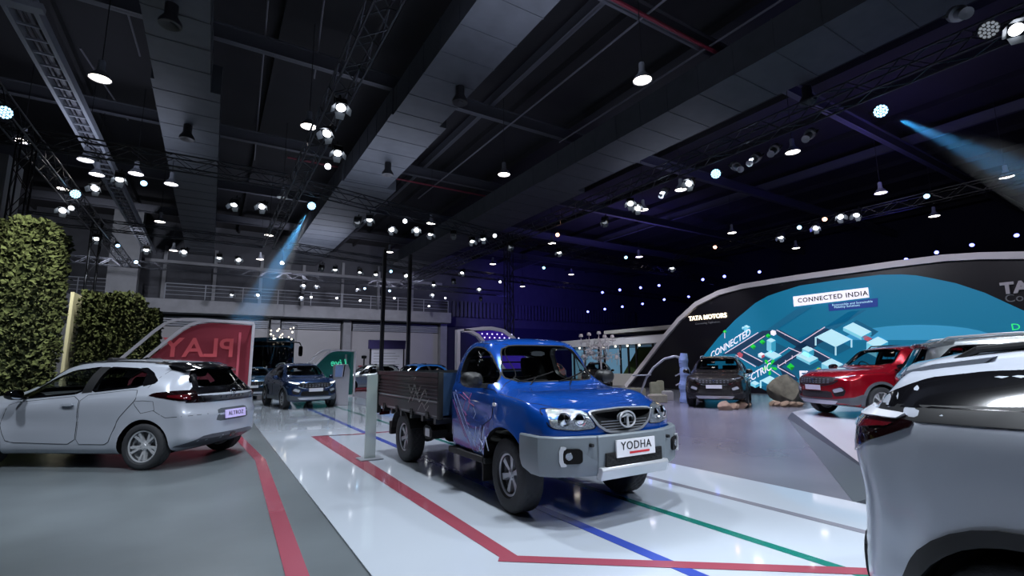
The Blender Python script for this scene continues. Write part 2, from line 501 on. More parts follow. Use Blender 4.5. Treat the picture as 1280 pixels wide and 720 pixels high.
def emblem(parent, pos, nrm, size, m='chrome', name='emblem'):
    """the maker's badge: an oval ring holding a flared T"""
    n = Vector(nrm).normalized(); up = Vector((0, 0, 1)); x = up.cross(n).normalized(); y = n.cross(x).normalized()
    T = frame(pos, x, y, n); mb = MB(); k = 28; s = size
    el = [(s*math.cos(2*PI*i/k), s*.74*math.sin(2*PI*i/k), .004) for i in range(k+1)]
    for a, b in zip(el, el[1:]): mb.tube(a, b, s*.09, 6, T=T, cap=False)
    mb.prism([(-.74*s, .18*s), (-.45*s, .42*s), (0, .5*s), (.45*s, .42*s), (.74*s, .18*s), (.4*s, .26*s), (0, .3*s), (-.4*s, .26*s)], 0, .008, 'z', 0, T)
    mb.prism([(-.07*s, .4*s), (.07*s, .4*s), (.17*s, -.68*s), (-.17*s, -.68*s)], 0, .008, 'z', 0, T)
    return mb.build(name, m, parent, 30)
# ------------------------------------------------------------------ material list
mat('black', '060607', .7, spec=.2); mat('black_gloss', '0b0b0e', .12, coat=.5); mat('trim_black', '17181b', .45)
mat('tyre', '2c2e32', .75, bump=.2, bscale=120); mat('rubber', '0c0c0e', .7)
mat('alloy', 'd0d3d8', .25, .45); mat('alloy_dark', 'a8acb4', .3, .5); mat('chrome', 'e6e9ee', .06, 1); mat('silver', 'c9ccd2', .3, .5)
mat('seat', '26262c', .8); mat('dash', '2c2e34', .6); mat('mirror', 'c8d0da', .02, 1)
mat('blue_paint', '0f4eae', .24, .35, coat=1); mat('white_paint', 'b4bac6', .28, .2, coat=1)
mat('silver_paint', 'aab0b4', .25, .6, coat=1); mat('red_paint', 'a50d22', .25, .5, coat=1)
mat('dark_paint', '3b3735', .26, .6, coat=1); mat('navy_paint', '24406e', .26, .55, coat=1)
mat('sky_paint', '2c78c8', .3, .4, coat=.8); mat('lime_paint', 'b8c81e', .3, .2, coat=.6); mat('orange_paint', 'c8502a', .3, .3, coat=.6)
mat('bus_paint', '1b4a6a', .25, .4, coat=1); mat('grey_cladding', '50565c', .5); mat('grey_bumper', '747d84', .42, .15)
mat('bed_metal', '55595c', .3, .7); mat('bed_inner', '2f4a68', .5, .3); mat('chassis', '121315', .6)
mat('lamp_red', '4a0a12', .12, coat=1); mat('lamp_dark', '140608', .08, coat=1)
mat('plate_white', 'e4e4ea', .4); mat('plate_lilac', 'cfc4ea', .4, emit='b8a8ff', es=.25); mat('ink', '101014', .5); mat('ink_red', 'c4202c', .5)
mat('mesh_black', '0c0d10', .5, bump=1, bscale=180)
mat('lens', 'a8b0ba', .12, .75, coat=1, bump=.5, bscale=60); mat('drl', 'ffffff', .3, emit='ffffff', es=1.5)
mat('line_pink', 'c06aa0', .4); mat('line_white', 'c8d4f0', .4); mat('line_grey', 'a8a8a4', .4)
mat('foliage_far', '33491c', .8)
glassmat('glass_clear', (.95, 1, .99), dark=.90); glassmat('glass_tint', (.92, .98, 1), dark=.68); glassmat('glass_dark', (.9, .95, 1), dark=.55); mat('glass_frost', 'b4c4c0', .2, alpha=.55)
mat('diffuser_grey', '4a4e58', .4)
mat('frame_white_gloss', 'd8dae2', .2, coat=.6)
mat('lens_bright', 'd0d6de', .15, .3, coat=1, bump=.6, bscale=50)
# ------------------------------------------------------------------ vehicles (x forward, origin on the ground under the rear axle)
def vehicle(name, label, cat, sp, paint, group=None, well=.27, glass='glass_tint', zf=.74, cav=None, rear_glass=None, smooth=32):
    root = empty(name, label=label, cat=cat, group=group)
    B = Body(sp); cuts = []
    R, ra = sp['R'], sp['ra']
    for x in sp['wells']:
        for sd in (1, -1):
            T = Matrix.Translation((x, 0, R)); y0, y1 = sorted((sd*(.93-well-.02), sd*1.3))
            pr = [(ra*math.cos(2*PI*i/40), ra*math.sin(2*PI*i/40)) for i in range(40)]
            cuts.append(cutmesh(MB().prism(pr, y0, y1, 'y', 0, T)))
    if cav: cuts.append(cavity(sp, cav[0], cav[1], zf))
    for w in sp['side_win']: cuts.append(cutmesh(MB().prism(w, -1.3, 1.3, 'y'), 'trim_black'))
    if 'wsp' in sp: cuts.append(cutmesh(MB().prism(sp['wsp'], sp['wsx'][0], sp['wsx'][1], 'x'), 'trim_black'))
    if 'rwp' in sp: cuts.append(cutmesh(MB().prism(sp['rwp'], sp['rwx'][0], sp['rwx'][1], 'x'), 'trim_black'))
    body = carve(B, cuts, 'body', root, paint, smooth)
    for w in sp['side_win']:
        a, b = B.patch(w, 90, -.007, 0, mirror=True); a.build('side_window', glass, root); b.build('side_window', glass, root)
    if 'wsp' in sp: B.patch(sp['wsp'], 0, -.006, 0, .08).build('windscreen', sp.get('wsg', 'glass_clear'), root)
    if 'rwp' in sp: B.patch(sp['rwp'], 180, -.006, 0, .08).build('rear_window', rear_glass or glass, root)
    return root, B, body
def ring(poly): return list(poly)+[poly[0]]
def door(B, root, poly, m, handle, seal='black', hm=None, hz=None):
    for k, mb in enumerate(B.patch(poly, 90, .0035, .006, .08, mirror=True)):
        o = mb.build('door', m, root, 40)
        sd = 1 if k == 0 else -1
        s = MB(); B.seam(ring(poly), 90, .006, .0042, mb=s); s.v = [(x, y*sd, z) for x, y, z in s.v]; s.build('door_seal', seal, o)
        if handle:
            hx, hz = handle; loc, n = B.hit((hx, 0, hz), Vector((0, 1, 0)))
            h = MB(); y = loc.y+.03
            h.prism(rnd([(hx-.10, hz-.02), (hx+.09, hz-.016), (hx+.10, hz+.008), (hx-.09, hz+.02)], 2), y-.012, y+.008, 'y')
            h.box(hx-.09, hx-.06, y-.035, y-.01, hz-.012, hz+.012); h.box(hx+.06, hx+.085, y-.035, y-.01, hz-.012, hz+.012)
            h.v = [(a, b*sd, c) for a, b, c in h.v]; h.build('door_handle', hm or m, o, 40)
def arch_band(B, root, x, R, r0, r1, m, a0=-10, a1=190, name='wheel_arch', th=.02, off=.014, zmin=None):
    pts = [(x+r1*math.cos(R_(t)), R+r1*math.sin(R_(t))) for t in [a0+(a1-a0)*i/22 for i in range(23)]]
    pts += [(x+r0*math.cos(R_(t)), R+r0*math.sin(R_(t))) for t in [a1+(a0-a1)*i/22 for i in range(23)]]
    for mb in B.patch(pts, 90, off, th, .12, mirror=True): mb.build(name, m, root, 40)
def plate(root, pos, nrm, w, h, words, pm='plate_white', red=False, size=.09, shear=0, name='number_plate'):
    n = Vector(nrm).normalized(); z = Vector((0, 0, 1)); x = z.cross(n).normalized(); y = n.cross(x)
    T = frame(pos, x, y, n)
    o = MB().prism([(-w/2, -h/2), (w/2, -h/2), (w/2, h/2), (-w/2, h/2)], -.012, .004, 'z', 0, T).build(name, pm, root, 30)
    if words:
        textobj('lettering', words, size, T @ Matrix.Translation((0, h*.12 if red else 0, .006)), 'ink', o, .002, spacing=1.1)
    if red:
        MB().box(-w*.18, w*.34, -h*.34, -h*.22, .004, .007, 0, T).build('red_underline', 'ink_red', o)
    return o

def make_pickup():
    sp = dict(x=(1.72, 3.99), R=.367, ra=.47, wells=[3.15], fl=.55, fs=.20, rl=.2, rs=.03, flare=[3.15], fa=.03, tuck=.95, rdrop=.075, bulge=.03,
      top=[(1.72, 1.66), (1.78, 1.74), (2.0, 1.795), (2.25, 1.80), (2.45, 1.765), (2.6, 1.66), (2.98, 1.245), (3.06, 1.215), (3.4, 1.19), (3.7, 1.135), (3.9, 1.07), (3.99, 1.03)],
      belt=[(1.72, 1.24), (2.4, 1.20), (3.0, 1.155), (3.5, 1.10), (3.8, 1.05), (3.99, .98)],
      hw=[(1.72, .83), (2.4, .85), (3.15, .87), (3.6, .86), (3.99, .82)], rw=[(1.72, .61), (2.3, .63), (2.6, .66), (3.0, .74)],
      bot=[(1.72, .46), (2.7, .44), (3.5, .44), (3.99, .50)], wx=(2.4, 2.9), ws=.13,
      fp=[(.4, -.02), (.8, .0), (.95, 0), (1.03, -.03), (1.1, -.10), (1.3, -.1)], rp=[(0, 0), (2, 0)],
      side_win=[rnd([(1.92, 1.275), (2.80, 1.235), (2.72, 1.36), (2.46, 1.66), (2.05, 1.70), (1.93, 1.60)], 2, .2)],
      wsp=rnd([(-.665, 1.275), (.665, 1.275), (.53, 1.70), (-.53, 1.70)], 2, .12), wsx=(2.25, 3.25),
      rwp=rnd([(-.50, 1.30), (.50, 1.30), (.46, 1.60), (-.46, 1.60)], 2, .15), rwx=(1.4, 2.0))
    root, B, body = vehicle('pickup_truck', 'blue single-cab pickup truck with open grey cargo bed, parked on the white glossy floor', 'pickup truck', sp, 'blue_paint', glass='glass_clear', zf=.62, cav=(1.79, 2.93))
    wheels(root, [0, 3.15], 1.44, .367, .235, .215, 'six', ('alloy_dark', 'black_gloss'), steer=R_(-4))
    # cab details
    seals(B, root, sp['side_win'], 'rubber', .018, sp['wsp'], sp['rwp'])
    dr = rnd([(1.83, .50), (2.60, .50), (2.66, .80), (2.90, .90), (2.93, 1.19), (1.83, 1.255)], 1, .08)
    door(B, root, dr, 'blue_paint', (1.99, 1.13))
    s = MB(); B.seam([(2.93, 1.19), (2.86, 1.26), (2.50, 1.71), (2.05, 1.75), (1.87, 1.62), (1.84, 1.26)], 90, .008, .002, True, s)
    B.seam([(2.98, 1.16), (3.3, 1.13), (3.6, 1.09), (3.78, 1.05)], 90, .007, .001, True, s)
    s.build('panel_gap', 'black', root)
    # circuit line graphics on the door
    def lines(name, paths, m, wd=.010):
        for sd in (1, -1):
            for p in paths: flip(B.seam(p, 90, wd, .0055), sd).build(name, m, root)
    lines('door_graphic', [[(1.84, 1.12), (2.28, .62), (2.40, .46)], [(1.90, 1.16), (2.42, .60), (2.50, .50)], [(2.62, .80), (2.56, .66), (2.70, .60), (2.78, .70), (2.84, .56)], [(2.72, .80), (2.66, .66)], [(2.50, .78), (2.46, .62), (2.60, .52), (2.68, .56)],
        [(2.44, .98), (2.50, .92), (2.44, .86)]], 'line_white', .008)
    lines('door_graphic', [[(1.84, 1.04), (2.2, .62)], [(2.02, 1.12), (2.22, 1.06), (2.14, .94), (2.26, .88)], [(2.12, 1.14), (2.34, 1.06), (2.28, .94)], [(2.36, 1.14), (2.30, 1.04), (2.46, 1.0)], [(2.2, .92), (2.24, .80), (2.32, .78)], [(1.95, .95), (2.1, .78), (2.3, .56)]], 'line_pink', .009)
    for mb in B.patch(rnd([(2.915, 1.035), (2.985, 1.03), (2.985, 1.065), (2.915, 1.07)], 2), 90, .012, .016, mirror=True): mb.build('side_indicator', 'plate_white', root)
    for sd in (1, -1):
        mirror(root, 2.66, sd*.82, 1.30, 'trim_black', sd, 1.15)
    # headlights, grille
    hl = rnd([(3.9, .80, 1.055), (3.9, .60, 1.05), (3.9, .44, 1.03), (3.9, .33, .875), (3.9, .55, .862), (3.9, .795, .89)], 2, .15)
    for mb in B.patch(hl, 12, .006, .03, .05, mirror=True):
        o = mb.build('headlight', 'lens', root, 40)
        sd = 1 if mb.v[0][1] > 0 else -1
        for (y, z, r) in ((.66, .965, .062), (.51, .955, .058)):
            loc, n = B.hit((4, y, z), Vector((1, 0, 0))); n = Vector((n.x, n.y*sd, n.z)); p = Vector((loc.x, loc.y*sd, loc.z))
            T = frame(p+n*.004, *(lambda a, b: (a, b, n))(Vector((0, 0, 1)).cross(n).normalized(), n.cross(Vector((0, 0, 1)).cross(n)).normalized()))
            MB().lathe([(r, -.012), (r, .004), (r*.86, .006), (r*.8, -.002), (r*.5, .004), (.001, .012)], 20, 0, 'z', T).build('reflector', 'chrome', o, 50)
        s = MB(); B.seam([(a[1], a[2]) for a in ring(hl)], 0, .010, .004, False, s); s.v = [(x, y*sd, z) for x, y, z in s.v]; s.build('lamp_seal', 'black', o)
    gp = rnd([(.42, 1.02), (.33, .90), (.22, .835), (0, .82), (-.22, .835), (-.33, .90), (-.42, 1.02), (0, 1.035)], 2, .12)
    gr = B.patch(gp, 0, .010, .02, .05).build('grille', 'mesh_black', root)
    s = MB(); B.seam(ring(gp), 0, .022, .014, False, s)
    for z in (.855, .88, .905, .93): B.seam([(y, z+.0*abs(y)) for y in [(-.30+.06*i)*(1 if z > .86 else .8) for i in range(11)]], 0, .006, .014, False, s)
    s.build('grille_surround', 'alloy_dark', gr)
    B.patch(rnd([(.40, 1.0), (.25, .955), (.13, .945), (0, .90), (-.13, .945), (-.25, .955), (-.40, 1.0), (-.22, 1.005), (0, 1.01), (.22, 1.005)], 1), 0, .028, .02, .05).build('chrome_bar', 'chrome', gr, 40)
    emblem(gr, (4.028, 0, .94), (1, 0, .05), .10, 'silver')
    # grey bumper : a loft along the plan outline
    path = [(3.50, .905), (3.66, .915), (3.80, .90), (3.93, .79), (4.03, .60), (4.075, .44), (4.09, .43), (4.10, .2), (4.105, 0)]
    path = path+[(x, -y) for x, y in path[-2::-1]]
    prof = [(-.06, .82), (-.01, .822), (.0, .81), (.004, .70), (.0, .60), (-.015, .50), (-.03, .47), (-.08, .465)]
    def sweep(prof, path, f=None):
        v = []; n = len(prof)
        for i, (x, y) in enumerate(path):
            a = Vector(path[max(0, i-1)]); b = Vector(path[min(len(path)-1, i+1)]); t = (b-a).normalized(); nn = Vector((-t.y, t.x))
            if nn.dot(Vector((x-3, y))) < 0: nn = -nn
            for o, z in prof:
                o2, z2 = f(x, y, o, z) if f else (o, z)
                v.append((x+nn.x*o2, y+nn.y*o2, z2))
        fs = [(i*n+j, (i+1)*n+j, (i+1)*n+(j+1) % n, i*n+(j+1) % n) for i in range(len(path)-1) for j in range(n)]
        fs += [tuple(range(n)), tuple((len(path)-1)*n+i for i in range(n))]
        return MB().add(v, fs)
    def bend(x, y, o, z):
        if abs(y) > .86: k = sm(3.7, 3.5, x); z = z+(.04*k if z < .6 else 0)
        return o, z
    bp = sweep(prof, path, bend).build('front_bumper', 'grey_bumper', root, 28, .006)
    MB().box(4.06, 4.115, -.36, .36, .545, .665).build('air_intake', 'mesh_black', bp)
    k = MB()
    for i in range(10):
        for z in (.575, .60, .625, .65): k.box(4.112, 4.12, -.35+.07*i+(.035 if z in (.6, .65) else 0), -.31+.07*i+(.035 if z in (.6, .65) else 0), z-.004, z+.004)
    k.build('intake_mesh', 'trim_black', bp)
    MB().prism([(4.05, .44), (4.10, .43), (4.135, .52), (4.12, .545), (4.06, .545)], -.43, .43, 'y').build('skid_plate', 'silver', bp, 30, .006)
    for sd in (1, -1):
        q = MB(); T = Matrix.Translation((3.985, sd*.665, .655)) @ Matrix.Rotation(sd*R_(-28)*-1*-1 if False else -sd*R_(-28), 4, 'Z')
        q.prism(rnd([(-.10, -.065), (.10, -.065), (.10, .065), (-.10, .065)], 2, .15), -.02, .028, 'x', 0, T); fo = q.build('fog_lamp_recess', 'black', bp, 40)
        c = MB(); c.prism(rnd([(.05, -.085), (.115, -.085), (.115, .085), (.05, .085), (.05, .065), (.08, .05), (.08, -.05), (.05, -.065)] if sd > 0 else [(-.05, -.085), (-.115, -.085), (-.115, .085), (-.05, .085), (-.05, .065), (-.08, .05), (-.08, -.05), (-.05, -.065)], 1), .015, .04, 'x', 0, T); c.build('fog_lamp_bezel', 'silver', fo, 40)
        c = MB(); c.lathe([(.001, .035), (.03, .034), (.04, .02), (.04, 0)], 20, 0, 'x', T @ Matrix.Translation((0, sd*.025, 0))); c.build('fog_lamp', 'lens', fo, 50)
        d = MB(); T2 = Matrix.Translation((4.085, sd*.50, .745)); d.lathe([(.001, .01), (.016, .008), (.018, -.03)], 12, 0, 'x', T2); d.build('parking_sensor', 'trim_black', bp, 40)
    plate(bp, (4.128, 0, .695), (1, 0, 0), .50, .155, 'YODHA', red=True, size=.105)
    # wipers, dashboard, seats, wheel, inside mirror, roof marks
    for y0, y1, zz in ((-.55, -.02, 1.255), (-.02, .5, 1.255)):
        w = MB(); pts = [B.hit((3, y0+(y1-y0)*i/6, zz+.11*(i/6)**1.2), Vector((1, 0, 0))) for i in range(7)]
        P = [p+n*.025 for p, n in pts]; w.path(P, .008); w.tube(P[3], pts[0][0]+Vector((.06, .12, -.03)), .007); w.build('wiper', 'black', root, 40)
    MB().prism(rnd([(2.55, .80), (2.90, .80), (2.90, 1.17), (2.74, 1.20), (2.58, 1.12)], 2), -.72, .72, 'y').build('dashboard', 'dash', root, 40)
    steering(root, 2.45, -.36, 1.13)
    for y in (-.36, .36): seat(root, 2.02, y, .74)
    MB().prism(rnd([(-.10, -.03), (.10, -.03), (.10, .03), (-.10, .03)], 1), 2.50, 2.53, 'x', 0, Matrix.Translation((0, 0, 1.60))).build('rear_view_mirror', 'dash', root)
    # lower step and underside
    for sd in (1, -1): MB().box(1.76, 2.72, *sorted((sd*.86, sd*.74)), .40, .47).build('side_step', 'chassis', root, 30, .01)
    c = MB()
    for sd in (1, -1): c.box(-1.0, 3.9, sd*.42-.05, sd*.42+.05, .50, .66)
    for x in (-.95, -.5, .4, 1.2, 2.0, 2.8, 3.7): c.box(x-.04, x+.04, -.42, .42, .53, .63)
    c.build('chassis_frame', 'chassis', root, 30, .005)
    c = MB(); c.tube((0, -.62, .367), (0, .62, .367), .05, 12); c.sphere((0, 0, .367), .15, 10); c.tube((.1, 0, .38), (2.6, 0, .45), .035, 10)
    c.tube((3.15, -.6, .34), (3.15, .6, .34), .04, 10)
    for sd in (1, -1):
        for i in range(8):
            a = -.6+1.2*i/8; b = a+.15; g = lambda x: .30+.16*(x/.6)**2
            c.tube((a, sd*.50, g(a)), (b, sd*.50, g(b)), .028, 6)
        c.tube((.12, sd*.45, .37), (.35, sd*.45, .66), .025, 8)
    c.build('axles', 'chassis', root, 40)
    MB().prism(rnd([(.75, .36), (1.35, .36), (1.40, .56), (.75, .56)], 2), .44, .70, 'y').build('fuel_tank', 'chassis', root, 40)
    c = MB(); c.prism(rnd([(.62, .42), (.92, .42), (.95, .60), (.62, .62)], 1), -.74, -.50, 'y'); c.build('air_tank', 'chassis', root, 40)
    MB().box(.72, .88, -.76, -.74, .46, .58).build('white_canister', 'plate_white', root, 30, .02)
    # rear mudguards
    for sd in (1, -1):
        g = MB(); a0 = [(.47*math.cos(R_(t)), .40+.40*math.sin(R_(t))) for t in range(20, 171, 10)]; a1 = [(x*.95, .40+(z-.40)*.95) for x, z in a0]
        g.prism(a0+a1[::-1], *sorted((sd*.60, sd*.88)), 'y'); g.box(-.55, -.46, *sorted((sd*.60, sd*.88)), .36, .56); g.build('mudguard', 'rubber', root, 30)
    for sd in (1, -1):
        MB().box(2.66, 2.69, *sorted((sd*.62, sd*.86)), .22, .52).build('mud_flap', 'rubber', root)
    # cargo bed
    x0, x1, z0, z1, hw = -1.05, 1.66, .80, 1.37, .93
    fl = MB().box(x0, x1, -hw, hw, z0-.02, z0+.03)
    for i in range(6): fl.box(x0+.2+i*.45, x0+.27+i*.45, -hw+.02, hw-.02, z0-.10, z0-.02)
    bed = fl.build('cargo_bed', 'bed_metal', root, 30)
    def wall_prof():
        # outward profile of the ribbed drop side: (offset, z)
        P = [(0, z0), (.012, z0+.02), (.012, z0+.15), (.002, z0+.165), (.002, z0+.18), (.012, z0+.195)]
        z = z0+.205
        for i in range(5): P += [(.014, z), (-.010, z+.012), (-.010, z+.028), (.014, z+.040)]; z += .050
        P += [(.012, z1-.08), (.002, z1-.065), (.022, z1-.055), (.024, z1), (-.03, z1)]
        return P
    for sd in (1, -1):
        P = wall_prof(); o = MB().prism([(sd*(hw+a), z) for a, z in P]+[(sd*(hw-.03), z0)], x0+.045, x1-.045, 'x').build('drop_side', 'bed_metal', bed, 25)
        MB().box(x0+.06, x1-.06, *sorted((sd*(hw-.036), sd*(hw-.030))), z0+.03, z1-.01).build('inner_panel', 'bed_inner', o)
        h = MB()
        for x in (-.65, .0, .65, 1.25): h.box(x-.05, x+.05, *sorted((sd*hw, sd*(hw+.02))), z0-.04, z0+.05); h.tube((x-.06, sd*(hw+.015), z0), (x+.06, sd*(hw+.015), z0), .012, 8)
        h.box(x0+.06, x0+.12, *sorted((sd*hw, sd*(hw+.035))), z1-.16, z1-.06)
        h.build('hinge', 'chassis', o)
        g = MB(); y = sd*(hw+.0145)
        def ln(pts, w=.010):
            for a, b in zip(pts, pts[1:]):
                a = Vector(a); b = Vector(b); t = (b-a).normalized(); nn = Vector((-t.y, t.x))*w/2
                q = [a-nn, a+nn, b+nn, b-nn]; g.prism([(p.x, p.y) for p in q], *sorted((y-.012*sd, y)), 'y')
        for pp in ([(.62, 1.30), (.80, 1.30), (.72, 1.26)], [(.5, 1.18), (.62, 1.06), (.74, 1.2), (.86, 1.06), (.98, 1.18)], [(.66, .96), (.8, 1.1), (.94, .96), (1.1, 1.1)], [(.60, 1.02), (.5, .93)], [(.9, .84), (1.05, .96), (1.2, .86), (1.3, .93)], [(1.02, 1.05), (1.16, 1.14), (1.22, 1.04)], [(1.12, .9), (1.3, 1.02)]): ln(pp)
        g.build('bed_graphic', 'line_grey', o)
    for x in (x0, x1):
        o = MB().box(x, x+(.03 if x < 0 else -.03), -hw, hw, z0, z1).build('tailgate' if x < 0 else 'headboard', 'bed_inner' if x > 0 else 'bed_metal', bed)
    for x in (x0+.022, x1-.022):
        for sd in (1, -1): MB().box(x-.024, x+.024, *sorted((sd*(hw-.04), sd*(hw+.028))), z0-.14 if x < 0 else z0-.02, z1+.01).build('corner_post', 'chassis', bed, 30, .004)
    for sd in (1, -1): MB().box(-1.08, -1.04, *sorted((sd*.72, sd*.90)), .62, .72).build('tail_light', 'lamp_red', root)
    c = MB()
    for sd in (1, -1): c.tube((1.70, sd*.60, 1.3), (1.70, sd*.55, 1.62), .016); 
    for z in (1.40, 1.5, 1.6): c.tube((1.70, -.58, z), (1.70, .58, z), .010)
    c.build('window_guard', 'chassis', root, 40)
    return root

def hatch_spec():
    return dict(x=(-.69, 3.30), R=.315, ra=.365, wells=[0, 2.50], fl=.7, fs=.36, rl=.55, rs=.24, flare=[0, 2.5], fa=.028, tuck=.93, rdrop=.10, bulge=.045,
      top=[(-.69, .98), (-.60, 1.06), (-.50, 1.16), (-.30, 1.395), (-.24, 1.445), (.1, 1.49), (.8, 1.52), (1.3, 1.505), (1.55, 1.455), (2.30, 1.075), (2.42, 1.035), (2.8, .975), (3.1, .885), (3.24, .80), (3.30, .74)],
      belt=[(-.69, .97), (-.3, 1.035), (.3, 1.025), (1.0, .985), (2.0, .90), (2.5, .86), (3.0, .79), (3.30, .70)],
      hw=[(-.69, .83), (-.2, .865), (.5, .868), (1.5, .868), (2.5, .865), (3.0, .845), (3.30, .80)],
      rw=[(-.69, .62), (-.3, .50), (.2, .53), (1.3, .56), (1.6, .58), (2.3, .68), (2.6, .72)],
      bot=[(-.69, .36), (-.5, .26), (-.3, .20), (2.8, .19), (3.30, .24)], wx=(1.5, 2.2), ws=.14, crease=(.58, .035, .018),
      fp=[(.2, 0), (.5, .03), (.7, 0), (.9, -.1), (1.2, -.1)], rp=[(.2, -.04), (.40, .03), (.70, .035), (.80, -.005), (.92, -.02), (1.0, .015), (1.05, 0), (1.3, 0)],
      side_win=[rnd([(-.02, 1.14), (.12, 1.285), (.16, 1.30), (.02, 1.17)], 1) if False else rnd([(.14, 1.13), (.94, 1.05), (.90, 1.395), (.40, 1.37), (.20, 1.31)], 1, .12),
                rnd([(1.04, 1.04), (2.06, .955), (1.95, 1.06), (1.66, 1.23), (1.42, 1.345), (1.00, 1.40)], 1, .1)],
      wsp=rnd([(-.66, 1.09), (.66, 1.09), (.52, 1.42), (-.52, 1.42)], 2, .12), wsx=(1.30, 2.5),
      rwp=rnd([(-.60, 1.10), (.60, 1.10), (.44, 1.37), (-.44, 1.37)], 2, .12), rwx=(-1.2, -.1))
def make_hatch(label, paint, hero=True, group=None, words='ALTROZ'):
    sp = hatch_spec()
    if not hero: sp['n'] = 44
    root, B, body = vehicle('hatchback_car', label, 'car', sp, paint, group, glass='glass_tint', zf=.80, cav=(-.46, 2.22), rear_glass='glass_tint', well=.25)
    wheels(root, [0, 2.50], 1.53, .315, .20, .222, 'five_double')
    seals(B, root, sp['side_win'], 'black_gloss', .03, sp['wsp'])
    for mb in B.patch([(.90, 1.045), (1.05, 1.03), (1.035, 1.40), (.88, 1.40)], 90, .003, .005, mirror=True): mb.build('door_pillar', 'trim_black', root)
    for mb in B.patch(rnd([(.15, 1.12), (.22, 1.31), (.40, 1.38), (.30, 1.385), (.12, 1.31), (-.03, 1.20), (-.01, 1.16)], 1, .1), 90, .003, .005, mirror=True): mb.build('rear_pillar_trim', 'black_gloss', root)
    # windowline chrome-black strip
    door(B, root, rnd([(1.02, .34), (2.06, .36), (2.20, .62), (2.13, .90), (1.03, 1.00)], 1, .1), paint, (1.18, .88))
    door(B, root, rnd([(.52, .34), (1.0, .34), (1.01, 1.0), (.20, 1.085), (.16, .95), (.40, .68)], 1, .1), paint, None)
    s = MB(); B.seam([(.06, 1.10), (-.05, 1.30), (-.12, 1.44)], 90, .006, .001, True, s)
    B.seam([(.16, .86), (.2, .92), (.06, .93), (-.1, .92), (-.14, .80), (.05, .76), (.16, .86)], 90, .006, .001, True, s)
    B.seam([(-.66, .72), (-.3, .70), (-.12, .80)], 90, .006, .001, True, s)
    s.build('panel_gap', 'black', root)
    for sd in (1, -1): mirror(root, 1.93, sd*.84, 1.02, 'black_gloss', sd, .95)
    # black tailgate panel, lights, spoiler
    tg = rnd([(-.76, .885), (.76, .885), (.74, .96), (.66, 1.06), (.60, 1.10), (-.60, 1.10), (-.66, 1.06), (-.74, .96)], 1, .1)
    t = B.patch(tg, 180, .004, .012, .05).build('tailgate_panel', 'black_gloss', root)
    B.patch([(-.62, 1.095), (-.60, 1.10), (-.43, 1.38), (-.36, 1.38), (-.52, 1.10)], 180, .004, .01, .05).build('window_frame', 'black_gloss', t)
    B.patch([(.62, 1.095), (.60, 1.10), (.43, 1.38), (.36, 1.38), (.52, 1.10)], 180, .004, .01, .05).build('window_frame', 'black_gloss', t)
    for mb in B.patch(rnd([(-.6, .60, .90), (-.6, .74, .90), (-.4, .83, .93), (-.1, .86, .985), (-.02, .86, 1.0), (-.12, .86, 1.035), (-.4, .83, 1.06), (-.55, .64, 1.06)], 1, .15), 135, .006, .014, .05, mirror=True):
        o = mb.build('tail_light', 'lamp_dark', root, 40)
    for mb in B.patch(rnd([(-.5, .66, .93), (-.45, .80, .95), (-.3, .85, .975), (-.3, .85, 1.0), (-.5, .68, 1.0)], 1, .15), 135, .010, .014, .05, mirror=True):
        mb.build('tail_light_lens', 'lamp_red', root, 40)
    B.patch(rnd([(-.47, 1.37), (.47, 1.37), (.50, 1.45), (-.50, 1.45)], 1, .1), 180, .02, .03, .05).build('spoiler_face', 'black_gloss', root)
    v = MB(); pts = [(-.02, 1.475), (-.25, 1.455), (-.44, 1.40), (-.45, 1.385), (-.30, 1.395), (-.10, 1.42)]
    n = 12; k = len(pts); vs = []
    for i in range(n+1):
        y = -.56+1.12*i/n; q = 1-.35*(abs(y)/.56)**3; dz = -.06*(abs(y)/.56)**2
        vs += [(-.02+(a+.02)*q, y, z+dz) for a, z in pts]
    v.add(vs, [(i*k+j, (i+1)*k+j, (i+1)*k+(j+1) % k, i*k+(j+1) % k) for i in range(n) for j in range(k)]+[tuple(range(k)), tuple(n*k+j for j in range(k))])
    v.build('roof_spoiler', 'black_gloss', root, 40)
    w = MB(); w.tube((-.66, 0, 1.115), (-.50, -.34, 1.20), .008); w.tube((-.655, -.02, 1.125), (-.60, 0, 1.09), .012); w.build('rear_wiper', 'black', root)
    em = B.hit((-1, 0, 1.02), Vector((-1, 0, 0)))[0]; emblem(root, (em.x-.018, 0, 1.02), (-1, 0, .25), .055)
    if hero:
        for i, ch in enumerate(words):
            y = .25-.10*i; p, n = B.hit((-1, y, .945), Vector((-1, 0, 0)))
            textobj('tailgate_letter', ch, .045, frame(p+Vector((-.008, 0, 0)), (0, -1, 0), (0, 0, 1), (-1, 0, 0)), 'chrome', t, .003)
    # rear bumper details
    p, n = B.hit((-1, 0, .69), Vector((-1, 0, 0)))
    B.patch(rnd([(-.36, .60), (.36, .60), (.32, .78), (-.32, .78)], 1, .1), 180, .002, .01).build('plate_recess', 'grey_cladding', root)
    plate(root, (p.x-.02, 0, .69), (-1, 0, .12), .46, .125, words if hero else '', 'plate_lilac' if hero else 'plate_white', size=.085)
    B.patch(rnd([(-.80, .30), (-.50, .43), (.50, .43), (.80, .30), (.60, .27), (-.60, .27)], 1, .1), 180, .006, .012).build('rear_diffuser', 'diffuser_grey', root)
    B.patch([(-.05, .36), (.05, .36), (.05, .40), (-.05, .40)], 180, .016, .01).build('rear_fog_lamp', 'lamp_red', root)
    # front
    for mb in B.patch(rnd([(3.2, .55, .70), (3.0, .78, .78), (2.75, .84, .84), (2.9, .80, .72), (3.2, .56, .64)], 1, .15), 40, .006, .02, mirror=True): mb.build('headlight', 'lens', root)
